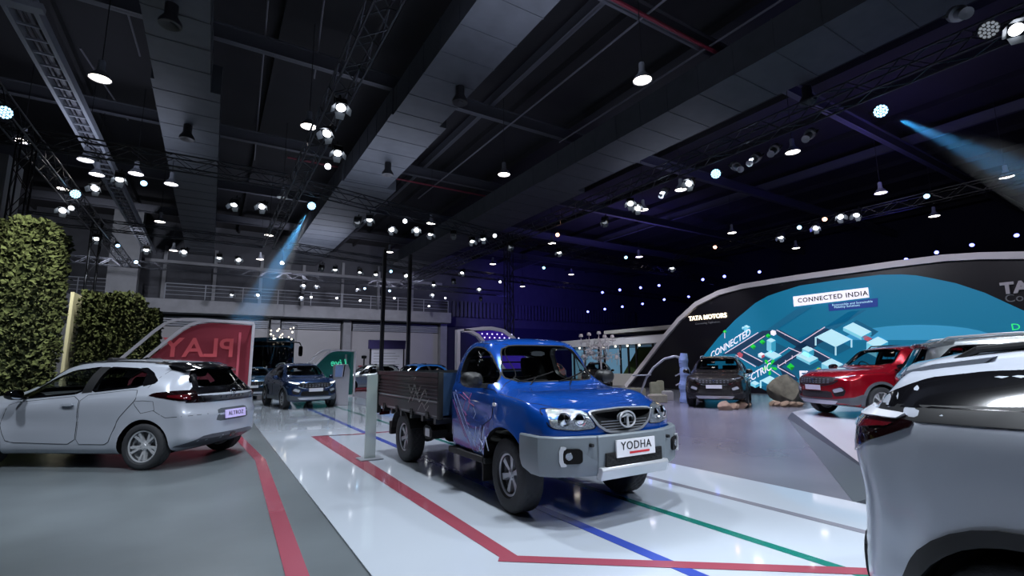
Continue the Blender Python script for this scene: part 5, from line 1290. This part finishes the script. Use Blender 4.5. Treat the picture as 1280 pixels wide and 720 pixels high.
for a, b in (((630, 300), (775, 375)), ((775, 375), (920, 282)), ((320, 440), (520, 315)), ((420, 425), (560, 335)), ((560, 500), (700, 410)), ((700, 405), (770, 435)), ((640, 518), (780, 432)), ((430, 430), (545, 490)), ((385, 450), (505, 520)), ((640, 525), (740, 580)), ((830, 405), (950, 470)), ((600, 540), (690, 600))): gline(a, b, 5, 3)
def iso(cx, cy, w, d, h, lvl=4, c=('g_l', 'g_m', 'g_d'), legs=False):
    # isometric block: right axis (1,.5)*w, left axis (-1,.5)*d
    A = (cx, cy); B_ = (cx+w, cy+w*.5); C = (cx+w-d, cy+(w+d)*.5); D = (cx-d, cy+d*.5)
    up = lambda p: (p[0], p[1]-h)
    g([up(A), up(B_), up(C), up(D)], lvl+1, c[0], 'building_roof')
    if legs:
        for p in (B_, C, D): gline(up(p), p, 9, lvl, c[0])
        g([D, C, B_, A], lvl-1, 'g_dark', 'building_yard')
    else: g([up(D), up(C), C, D], lvl, c[1], 'building_side'); g([up(C), up(B_), B_, C], lvl, c[2], 'building_side')
iso(960, 345, 120, 95, 50, legs=True); iso(1090, 275, 110, 60, 20); iso(600, 430, 60, 45, 8); iso(598, 410, 28, 26, 62, 5); iso(800, 445, 80, 50, 16); iso(815, 430, 40, 30, 34, 5); iso(960, 500, 70, 60, 30); iso(590, 620, 60, 55, 45, legs=True); iso(500, 620, 30, 25, 16); iso(430, 290, 10, 8, 10)
iso(450, 300, 22, 14, 30, 4); iso(680, 600, 40, 30, 14); iso(540, 450, 20, 20, 16, 4, ('g_white', 'g_l', 'g_red')); iso(1240, 400, 60, 70, 60, 4); iso(1165, 340, 40, 22, 8, 3, ('g_red', 'g_red', 'g_dark'))
for (x, y, s) in ((490, 400, 18), (545, 372, 18), (580, 335, 16), (715, 520, 24), (320, 310, 12), (880, 530, 8)):
    g([(x-s, y), (x, y-s*.9), (x+s, y), (x+s*.2, y+s*.8)], 5, 'g_green', 'tree_shape'); g([(x-s*.1, y+s*.2), (x+s, y), (x+s*.3, y+s)], 6, 'g_gd', 'tree_shape')
for k in range(5): 
    t = 2*PI*k/5+.3; g([(590, 520), (590+38*math.cos(t-.22), 520+44*math.sin(t-.22)), (590+48*math.cos(t), 520+52*math.sin(t)), (590+38*math.cos(t+.22), 520+44*math.sin(t+.22))], 6, 'g_green', 'palm_shape')
gline((320, 310), (320, 350), 4, 5, 'g_line'); g([(595, 310), (605, 300), (625, 305), (630, 325), (615, 335), (598, 328)], 6, 'g_white', 'city_car'); g([(395, 440), (410, 432), (430, 445), (425, 462), (405, 465)], 6, 'g_red', 'city_car')
g([(860, 540), (890, 525), (905, 540), (880, 555)], 6, 'g_yel'); 
for p in ((640, 505), (685, 480), (725, 452)): gline((p[0], p[1]), (p[0], p[1]+22), 4, 6)
dm = [(1110+130*math.cos(PI*i/14)*1.0, 470-62*math.sin(PI*i/14)) for i in range(15)]
dmx = [((1150+ 95*math.cos(PI*i/14)), 425-19*math.sin(PI*i/14)) for i in range(15)]
flw([wp(*p) for p in dmx], .014, 'g_dome', 'dome_shape', gs)
# words on the graphic
def wtext(words, px, py, size, m, parent, dx, angle=0, shear=0, ext=.006, spacing=1, name='lettering', offset=0):
    p = at_x(px, py, XW); T = frame(Vector((XW-dx, p.y, p.z)), (0, -1, 0), (0, 0, 1), (-1, 0, 0)) @ Matrix.Rotation(R_(angle), 4, 'Z')
    return textobj(name, words, size, T, m, parent, ext, font_shear=shear, spacing=spacing, offset=offset)
wtext('CONNECTED', *Z(345, 390), .42, 'g_white', gs, .05, 26, .55, .003, 1.0, offset=.004); wtext('ELECTRIC', *Z(500, 575), .42, 'g_white', gs, .06, 28, .5, .003, 1.0, offset=.004); wtext('EL', *Z(805, 575), .52, 'g_white', gs, .06, 0, 0, .004, offset=.02)
pw_ = flw([wp(*Z(*p)) for p in ((730, 100), (1180, 45), (1187, 105), (735, 160))], .05, 'g_white', 'title_plate', gs)
flw([wp(*Z(*p)) for p in ((940, 145), (1238, 108), (1238, 160), (945, 188))], .04, 'g_navy', 'subtitle_plate', gs)
wtext('CONNECTED INDIA', *Z(957, 104), .275, 'ink', gs, .062, 0, 0, .003, 1.12, offset=.005)
wtext('Responsible and Sustainable', *Z(1082, 140), .125, 'g_l', gs, .052, 0, 0, .002, 1.05); wtext('Mobility Solutions', *Z(1052, 158), .125, 'g_l', gs, .052, 0, 0, .002, 1.05)
mat('letter_glow', 'fff4dc', .4, emit='ffeccc', es=2.2)
wtext('TATA MOTORS', 884.5, 396.5, .33, 'letter_glow', cw, .05, 0, 0, .02, 1.02, offset=.005).location = -cw.location
wtext('Connecting Aspirations', 884.5, 403.5, .16, 'lamp_grey', cw, .01, 0, 0, .01).location = -cw.location
wtext('TATA MOTORS', 1352, 352, .50, 'frame_white', cw, .05, 0, 0, .03, 1.02, offset=.024).location = -cw.location
wtext('Connecting Aspirations', 1354, 365.5, .36, 'lamp_grey', cw, .01, 0, 0, .01).location = -cw.location
wtext('D', 1270, 409, .30, 'g_neon', gs, .03, 0, 0, .004)
# frosted strip for the stand
# ------------------------------------------------------------------ rocks, boulder, blocks
def rock(label, p, s, seed, m='rock_brown', sq=(1, 1, .7)):
    bm = bmesh.new(); bmesh.ops.create_icosphere(bm, subdivisions=3, radius=1); rn = random.Random(seed)
    pl_ = [(Vector((rn.uniform(-1, 1), rn.uniform(-1, 1), rn.uniform(-.6, 1))).normalized(), rn.uniform(.55, .85)) for _ in range(14)]
    for v in bm.verts:
        for n_, d_ in pl_:
            e_ = v.co.dot(n_)-d_
            if e_ > 0: v.co -= n_*e_*.9
        v.co = Vector((v.co.x*s*sq[0], v.co.y*s*sq[1], max(v.co.z, -.6)*s*sq[2]))
    mz = min(v.co.z for v in bm.verts)
    for v in bm.verts: v.co.z -= mz
    me = bpy.data.meshes.new('rock'); bm.to_mesh(me); bm.free(); o = mobj('rock', me, None, m, 25); o.location = p; o.rotation_euler = (0, 0, rn.uniform(0, 6)); tag(o, label, 'rock'); return o
# ------------------------------------------------------------------ things beyond the pickup
def simple(name, label, cat, loc): return empty(name, loc, label=label, cat=cat)
pb = at_y(484, 447, 33); bd = simple('poster_board', 'white notice board under a purple header at the far wall', 'notice board', (pb.x, 33, -.0))
MB().box(-1.12, 1.12, -.04, .04, .5, 2.55).build('white_sheet', 'board_white', bd, 0); MB().box(-1.25, 1.25, -.1, .3, 2.55, 3.15).build('purple_header', 'purple_box', bd, 0)
for s in (-1.15, 1.15): MB().box(s-.05, s+.05, -.05, .05, 0, 2.6).build('leg', 'post_black', bd, 0)
c = MB()
for i in range(7): c.box(-.95+.0*i, .7+.15*(i % 3-1), -.05, -.042, 1.1+.19*i, 1.13+.19*i)
c.build('printed_lines', 'lamp_grey', bd, 0)
rc = at_y(455, 452, 31); rd = simple('red_counter', 'dim red display rack left of the notice board', 'display rack', (rc.x, 31, 0))
MB().box(-.6, .6, -.2, .2, 0, .9).build('rack_base', 'acrylic_red', rd, 0); MB().box(-.55, .55, -.05, .05, .9, 1.0).box(-.35, .45, -.15, .1, 1.35, 1.45).build('rack_shelf', 'acrylic_red', rd, 0); MB().tube((0, 0, .9), (0, 0, 1.9), .05).build('rack_post', 'post_black', rd); MB().lathe([(.001, 0), (.16, .03), (.16, .2), (.001, .24)], 12, T=Matrix.Translation((0, 0, 1.85))).build('rack_top', 'post_black', rd, 40)
# long white roofed stand
def Ap(x, y, z): p = at_z(x, y, z); return p
P0 = Ap(640, 431, 3.3); P1 = Ap(835, 417, 3.3); dv = (P1-P0); P0 = P0-dv*.0; ln_ = math.hypot(dv.x, dv.y); ang = math.atan2(dv.y, dv.x)
rs = empty('roofed_stand', (P0.x, P0.y, -.012), ang, 'long low stand with a white fascia roof on slim black posts, behind the pickup hood', 'exhibition stand')
def lf(px):
    r = ray(px, 450); n_ = Vector((-dv.y, dv.x)); t = (n_.x*P0.x+n_.y*P0.y)/(n_.x*r.x+n_.y*r.y); return ((r.x*t-P0.x)*dv.x+(r.y*t-P0.y)*dv.y)/ln_
MB().box(0, ln_+1.2, -.1, 5, 2.75, 3.3).build('fascia_roof', 'stand_white', rs, 0, .02)
MB().box(ln_*.72, ln_+1.5, -.6, 4.4, 3.55, 3.8).build('upper_roof', 'ledge', rs, 0, .02)
for t in (670, 690, 716, 729, 747, 754, 774, 784, 794, 815): MB().box(lf(t)-.06, lf(t)+.06, .1, .2, 0, 2.75).build('post', 'post_black', rs, 0)
MB().box(lf(665), lf(775), 4.6, 4.7, 0, 2.7).build('sky_screen', 'sky_screen', rs, 0)
MB().prism([(lf(745), 0), (lf(840), 0), (lf(840), 2.6), (lf(771), 2.6)], 2.2, 2.3, 'y').build('green_wall', 'foliage_far', rs, 0)
MB().box(lf(742), lf(812), -1.6, -.6, 0, .75).build('white_ledge', 'ledge', rs, 0)
for i in range(9): MB().lathe([(.001, 0), (.07, 0), (.07, .12), (.001, .12)], 10, T=Matrix.Translation((lf(680+15*i), .0, 2.60))).build('down_lamp', 'glow_white', rs, 40)
rs2 = rs
# white lattice tree
tp = Ap(752, 478, 0) if False else at_y(752, 470, 21.5)
lt = empty('lattice_tree', (tp.x, tp.y, -.012), label='white branching lattice tree with small caps, standing behind the pickup hood', cat='sculpture')
MB().tube((0, 0, 0), (0, 0, 2.9), .06, 8, .04).build('trunk', 'frame_white', lt)
rn = random.Random(11); mb = MB(); mc = MB()
for i in range(60):
    a = rn.uniform(0, 2*PI); rr_ = rn.uniform(.2, 1.5); z = 1.7+rn.uniform(0, 1.15); x, y = rr_*math.cos(a), rr_*math.sin(a)*.7
    if rn.random() < .5: mb.tube((x-rn.uniform(.2, .5), y, z), (x+rn.uniform(.1, .4), y, z), .018, 5)
    else: mb.tube((x, y-rn.uniform(.1, .4), z), (x, y+rn.uniform(.1, .4), z), .018, 5)
    mb.tube((x, y, z-rn.uniform(.1, .35)), (x, y, z+rn.uniform(0, .3)), .018, 5)
    if i % 4 == 0: mb.path([(0, 0, 1.6+.02*i), (x*.5, y*.5, 1.7+.018*i), (x, y, z)], .022, 5)
mb.build('branches', 'frame_white', lt, 40)
for i, (x, z) in enumerate(((-1.45, 2.95), (-.85, 3.05), (-.1, 3.15), (.35, 2.95), (.95, 2.95), (1.25, 1.75), (-1.3, 1.8))):
    MB().lathe([(.001, .18), (.10, .17), (.13, .06), (.12, 0), (.001, .02)], 12, T=Matrix.Translation((x, 0, z))).tube((x, 0, z), (x, 0, z-.4), .02).build('lamp_cap', 'frame_white', lt, 40)
# seat blocks
for k, (px, py, dep, sx, sy, h, m, lab) in enumerate(((795, 493, 17.5, 1.3, .5, .62, 'wood_block', 'low pale block seat behind the pickup headlight, leftmost'), (818, 491, 17.8, .5, .5, 1.0, 'wood_block', 'tall pale block standing near the foot of the curved wall, left of the twin'), (826, 490, 18.6, .45, .45, 1.05, 'wood_block', 'tall pale block near the foot of the curved wall, right of the twin'), (822, 498, 15.5, 1.1, .5, .45, 'wood_block', 'long low pale block in front of the two tall blocks'), (835, 497, 16.5, .6, .6, .55, 'ledge', 'small white-topped table beside the pale blocks'))):
    p = at_z(px, py+6, 0); p = p.normalized()*dep if False else p
    d_ = Vector((p.x, p.y)).normalized()*dep*1.25; sx *= .62; sy *= .62; h *= .62
    o = MB().box(-sx/2, sx/2, -sy/2, sy/2, 0, h).box(-sx/2+.03, sx/2-.03, -sy/2+.03, sy/2-.03, h, h+.03).build('seat_block', m, None, 0, .02, loc=(d_.x, d_.y, -.012)); o.rotation_euler = (0, 0, R_(-35)); tag(o, lab, 'block seat')
# blue draped stand beside the dark car
bp_ = at_z(858, 503, 0); bs = empty('blue_stand', (bp_.x, bp_.y, -.012), R_(-50), 'pale blue lit column with a curved pipe arm, left of the dark grey car', 'display stand')
v = MB(); 
for i in range(14):
    z0, z1 = .13*i, .13*(i+1); r0 = .24-.10*(i/14)+.02*math.sin(i*1.7); r1 = .24-.10*((i+1)/14)+.02*math.sin((i+1)*1.7); v.tube((.02*math.sin(i), 0, z0), (.02*math.sin(i+1), 0, z1), r0, 10, r1)
v.build('column', 'glow_blue', bs, 50)
mb = MB(); mb.path([(0, 0, 1.6), (-.3, 0, 1.72), (-.7, 0, 1.62), (-1.1, 0, 1.3), (-1.4, 0, .9), (-1.6, 0, .4), (-1.65, 0, 0)], .045, 8); mb.build('curved_arm', 'alloy', bs, 60)
MB().prism([(-1.9, 1.02), (-1.2, 1.05), (-1.2, 1.0), (-1.9, .97)], -.12, .12, 'y').build('arm_shelf', 'alloy', bs, 0, .01)
for z in (.7, 1.05): MB().prism([(-.35, z-.05), (-.1, z+.08), (-.1, z+.03), (-.33, z-.09)], -.05, .05, 'y').build('side_fin', 'frame_white', bs, 0)
# the box-like lit ornament above the bus
ob = at_y(353, 416, 30); orn = empty('hanging_ornament', (ob.x, 30, ob.z), label='clear box ornament full of small glowing points above the bus', cat='ornament')
rn = random.Random(4)
for i in range(16):
    x, z = rn.uniform(-.65, .65), rn.uniform(-.42, .42); MB().sphere((x, rn.uniform(-.2, .2), z), rn.uniform(.03, .06), 6).build('light_bead', 'glow_white', orn, 60)
mb = MB()
for z in (-.5, .5):
    for y in (-.25, .25): mb.tube((-.72, y, z), (.72, y, z), .012, 5)
for x in (-.72, .72):
    for y in (-.25, .25): mb.tube((x, y, -.5), (x, y, .5), .012, 5)
for y in (-.25, .25): mb.tube((0, y, .5), (0, 0, 4.1), .006, 4)
mb.build('wire_frame', 'pipe_grey', orn)
# ------------------------------------------------------------------ vehicles in place
pk = place(make_pickup(), 3.48, 7.555, 0, -90)
ht = place(make_hatch('silver-white five-door hatchback with black tailgate, parked left of the red panel', 'white_paint'), 0, 0, -.015, 143)
_t = R_(143); _s = 1.07; ht.scale = (_s,)*3
ht.location = (-.71-(-math.sin(_t))*.77*_s*1.0, 9.22-math.cos(_t)*.77*_s, -.015)
nx = make_suv('compact', 'compact_car', 'small dark blue sport utility car facing the camera in front of the bus', 'navy_paint', roof=None, plate_words='')[0]
place(nx, 2.74, 21.34, 0, -82); nx.scale = (.98,)*3
rd_ = make_suv('mid', 'utility_car', 'dark red sport utility car with grey lower cladding, on the raised white platform', 'red_paint', group=None, roofrail='trim_black')[0]
place(rd_, 15.99, 4.92, .15, 156)
dk = make_suv('mid', 'utility_car', 'dark brown-grey sport utility car with its left wheels on rocks by the black wall', 'dark_paint', clad='trim_black')[0]
place(dk, 17.0, 12.0, -.01, -149); dk.rotation_euler.x = 0
gy_, gB, gsp = make_suv('mid', 'utility_car', 'pale silver sport utility car with dark windows, seen from behind the white one', 'silver_paint')
place(gy_, 10.15, 2.75, .15, -62)
wh, wB, wsp_ = make_suv('coupe', 'compact_car', 'white car with black window band, cropped at the right edge, seen from its rear corner', 'white_paint', clad='trim_black', roofrail='trim_black')
place(wh, 3.52, .66, 0, -88); wh.scale = (1, 1, 1.045)
fh = place(make_hatch('far pale grey hatchback behind the cargo bed of the pickup', 'silver_paint', hero=False), 0, 0, 0, 180)
q = at_z(449, 489, 0); fh.location = (q.x+2.0, q.y+.76, 0)
fb = place(make_hatch('small sky blue car far behind the headboard of the cargo bed', 'sky_paint', hero=False), 0, 0, 0, 200); q = at_y(543, 452, 24); fb.location = (q.x, 24, 0)
f2 = place(copy_tree(fh), 0, 0, 0, 150); f2['label'] = 'dim car roof far behind the cargo bed, left of the sky blue car'; q = at_y(518, 460, 35); f2.location = (q.x+1, 35, 0)
bus = place(make_bus(), 2.9, 30.5, 0, -97)
bc_ = make_suv('compact', 'compact_car', 'dark teal car glimpsed between the red panel edge and the small blue car', 'bus_paint', lowres=True)[0]
place(bc_, 1.9, 28.2-1.2, 0, -95); bc_.scale = (.9,)*3
ly = place(make_hatch('lime yellow car seen through the pickup windscreen', 'lime_paint', hero=False), 0, 0, 0, 205); q = at_y(690, 458, 21); ly.location = (q.x+.8, 24.5, 0)
oc = place(copy_tree(ly), 0, 0, 0, 215)
dc = place(make_hatch('dark maroon car parked behind the right wing mirror of the pickup', 'dark_paint', hero=False), 0, 0, 0, 225); q = at_y(742, 465, 22); q = at_y(748, 465, 24.4); dc.location = (q.x, 24.4, 0)
for ch in oc.children:
    if ch.name.startswith('body') or ch.name.startswith('door') and not 'seal' in ch.name:
        me = ch.data.copy(); me.materials[0] = M['orange_paint']; ch.data = me
oc['label'] = 'dull orange car beyond the lime yellow one, through the pickup windscreen'; oc.location = (ly.location.x+5.2, 29.0, 0)
# rocks
dkf = Vector((math.cos(R_(-149)), math.sin(R_(-149)), 0))
for k, (px, py, s) in enumerate(((907, 512, .26), (917, 511, .22), (926, 510, .24), (934, 508, .17))):
    p = at_z(px, py, 0); rock(['brown rock in front of the dark grey car, leftmost of four', 'brown rock under the dark grey car, second of four', 'brown rock at the wheel of the dark grey car, third of four', 'small brown rock, rightmost of the four by the dark grey car'][k], (p.x, p.y, -.012), s, k+3)
p = at_z(985, 503, 0); rock('big grey-brown boulder between the dark grey and the red car', (p.x+.6, p.y+.3, -.012), .72, 21, 'rock_grey', (1.1, .8, .9))
for k, (px, py, s) in enumerate(((968, 507, .17), (974, 507.5, .15), (981, 508, .2), (990, 508, .18), (999, 508, .17))):
    p = at_z(px, py, 0); rock(ORD[k]+' small tan stone from the left at the foot of the big boulder', (p.x, p.y, -.012), s, k+40, 'rock_brown')
# ------------------------------------------------------------------ light
wd = bpy.data.worlds.new('world'); S.world = wd; wd.use_nodes = True
bg = wd.node_tree.nodes['Background']; bg.inputs[0].default_value = (.10, .11, .16, 1); bg.inputs[1].default_value = .0
def spot(p, tgt, power, ang=70, col=(.86, .92, 1), blend=.6, rad=.25):
    l = bpy.data.lights.new('spot', 'SPOT'); l.energy = power; l.spot_size = R_(ang); l.spot_blend = blend; l.color = col; l.shadow_soft_size = rad
    o = bpy.data.objects.new('spot_light', l); COL.objects.link(o); o.location = p; o.rotation_euler = (Vector(tgt)-Vector(p)).to_track_quat('-Z', 'Y').to_euler(); return o
W_ = (.84, .91, 1); K = 1.0
for (p, t, e, a) in (((2.2, 2, 7.6), (3.0, 1.5, 0), 1500, 85), ((2.2, 8, 7.6), (2.5, 8, 0), 1500, 85), ((2.2, 14, 7.6), (3.2, 14, 0), 1500, 85), ((3, 19.5, 7.6), (3.4, 20, 0), 1500, 85), ((2.2, 26, 7.6), (3.5, 25, 0), 1500, 85),
                     ((6.5, -1.5, 7.6), (4.2, 3, .8), 1300, 60), ((8, 2, 7.6), (3.9, 4, .8), 900, 55),
                     ((-4.9, 8, 7.6), (-2.2, 10.5, .5), 1300, 75), ((-1, 4, 7.6), (-1.6, 10, .8), 1300, 70), ((.5, 15, 7.6), (-1.0, 11, .6), 700, 70), ((-2, 3, 7.6), (-3, 3, 0), 500, 90),
                     ((13, 2, 7.6), (12.5, 4.5, 0), 1500, 80), ((13, 8, 7.6), (14.0, 7, 0), 1300, 80), ((13, 11, 7.6), (16, 11, 0), 1300, 75), ((8, -3, 7.6), (8.5, 1.5, .5), 1100, 75), ((4, -3, 7.6), (3.4, 1, 1), 900, 80), ((3.3, .8, 7.6), (3.4, .7, 1.2), 1800, 40), ((9, 1, 7.6), (10.4, 2.4, 1.6), 1000, 50),  # last two: spots added to brighten the white and the silver car
                     ((13, 16, 7.6), (15, 17, 0), 900, 85), ((10, 20.8, 7.6), (9, 22, 0), 900, 90), ((8, 29, 7.6), (8, 29, 0), 1500, 95), ((18, 25, 7.6), (22, 27, 1), 1600, 95), ((3, 31, 7.6), (5, 38, 0), 1800, 95), ((-6, 28, 7.6), (-6, 34, 0), 1500, 95)):
    spot(p, t, e*K, a, W_)
for (p, t, e, a) in (((-2.6, 8.5, 7.6), (-5.2, 13.2, 3.2), 800, 46), ((-.9, 10.8, 7.6), (-3.6, 13.6, 3.0), 900, 36), ((-2.6, 16.6, 7.6), (-2.9, 19.9, 2.2), 600, 40), ((.6, 22, 7.6), (-2.1, 22, 2.6), 500, 60)):
    spot(p, t, e*K*9, a, (1, .95, .58))
# blue and violet washes, plus added pale spots brightening walls, arch and lattice tree
for (p, t, e, a, c) in (((9.5, 6, 7.6), (9.5, 8, 0), 1700, 85, (.74, .68, 1)), ((12.5, 14, 7.6), (11, 12, 0), 1500, 90, (.62, .56, 1)), ((24, 8, 6.5), (27, 14, 12.5), 380, 130, (.10, .09, 1)), ((26, 24, 6.0), (30, 30, 13), 800, 140, (.10, .08, 1)),
                        ((30, 36, 6), (30, 46, 6), 1500, 140, (.14, .10, 1)), ((22, 38, 7), (30, 46, 6), 1500, 100, (.16, .12, .9)), ((16, 2, 8.3), (22, 6, 13), 180, 140, (.12, .14, 1)), ((5, 33, 7.5), (6, 46, 5), 2600, 120, (.85, .86, 1)), ((13, 34, 7.5), (14, 46, 4), 1800, 110, (.85, .84, 1)), ((-6, 33, 7.5), (-6, 46, 5), 2000, 120, (.85, .88, 1)), ((14, 11, 7.6), (22.2, 11, 2.5), 700, 110, (.9, .9, 1)), ((14, 4, 7.6), (22.2, 5, 3), 600, 110, (.9, .9, 1)), ((17, 16, 7.0), (22.2, 18, 1.5), 500, 90, (.9, .88, 1)), ((8, 17, 7.6), (11, 20, 2.6), 700, 60, (.9, .9, 1)), ((17, 17, 7.6), (18.5, 22, 2.2), 900, 60, (1, .92, .95))):
    spot(p, t, e*K, a, c)
# stray light that reaches the roof
for (x, y, e) in ((-4, 8, 260), (6, 8, 260), (6, 20, 300), (-4, 22, 300), (18, 14, 180), (5, 34, 500), (24, 8, 260), (26, 26, 420)):
    l = bpy.data.lights.new('bounce', 'AREA'); l.energy = e*K*.36; l.size = 5; l.color = (.72, .78, 1) if x < 20 else (.40, .32, 1); o = bpy.data.objects.new('bounce_light', l); COL.objects.link(o); o.location = (x, y, 8.6); o.rotation_euler = (PI, 0, 0)
# haze shafts: thin smoke lit by the cyan wash lamps
def shaft(px, py, qx, qy, L, label, e):
    p = at_z(px, py, 7.55); d = at_z(qx, qy, 7.0); d = Vector((d.x, d.y, d.z))-p
    dirv = (at_x(qx, qy, p.x) if False else (CO+ray(qx, qy).normalized()*(p-CO).length*.97))-p; dirv.normalize()
    n = 20; u = dirv.orthogonal().normalized(); w = dirv.cross(u); vs = []; r0, r1 = .13, .13+L*.14
    for s_, r in ((.4, r0), (L, r1)):
        for i in range(n): t = 2*PI*i/n; vs.append(p+dirv*s_+u*r*math.cos(t)+w*r*math.sin(t))
    me = MB().add(vs, [(i, (i+1) % n, n+(i+1) % n, n+i) for i in range(n)]+[tuple(range(n)), tuple(range(n, 2*n))]).mesh('haze')
    m = bpy.data.materials.new('haze'); m.use_nodes = True; nt = m.node_tree; nt.nodes.clear(); out = nt.nodes.new('ShaderNodeOutputMaterial'); vsn = nt.nodes.new('ShaderNodeVolumeScatter')
    vsn.inputs['Density'].default_value = .07; vsn.inputs['Color'].default_value = (1, 1, 1, 1); vsn.inputs['Anisotropy'].default_value = .2; nt.links.new(vsn.outputs[0], out.inputs['Volume'])
    o = mobj('stage_haze', me, None, m); tag(o, label, 'haze', None, 'stuff')
    spot(p+dirv*.45, p+dirv*5, e*3, 15, (.08, .45, 1), .5, .04)
shaft(389, 257, 345, 335, 5, 'faint blue shaft of haze falling left from the cyan lamp above the balcony', 2200)
shaft(1100, 139, 1250, 205, 5, 'faint blue shaft of haze falling right from the cyan lamp at the top right', 900)
vs = S.view_settings; vs.view_transform = 'Standard'; vs.look = 'None'; vs.exposure = 0.0; vs.gamma = 1; vs.use_curve_mapping = False
S.cycles.max_bounces = 8; S.cycles.transparent_max_bounces = 16; S.cycles.caustics_reflective = False; S.cycles.caustics_refractive = False; S.cycles.sample_clamp_indirect = 4; S.cycles.volume_bounces = 0
# ------------------------------------------------------------------ camera
cam = bpy.data.cameras.new('camera'); cam.sensor_width = 36; cam.lens = CF/1280*36; cam.clip_end = 400; cam.clip_start = .05
co = bpy.data.objects.new('camera', cam); COL.objects.link(co)
co.matrix_world = frame(CO, cR, cU, -cfwd); S.camera = co
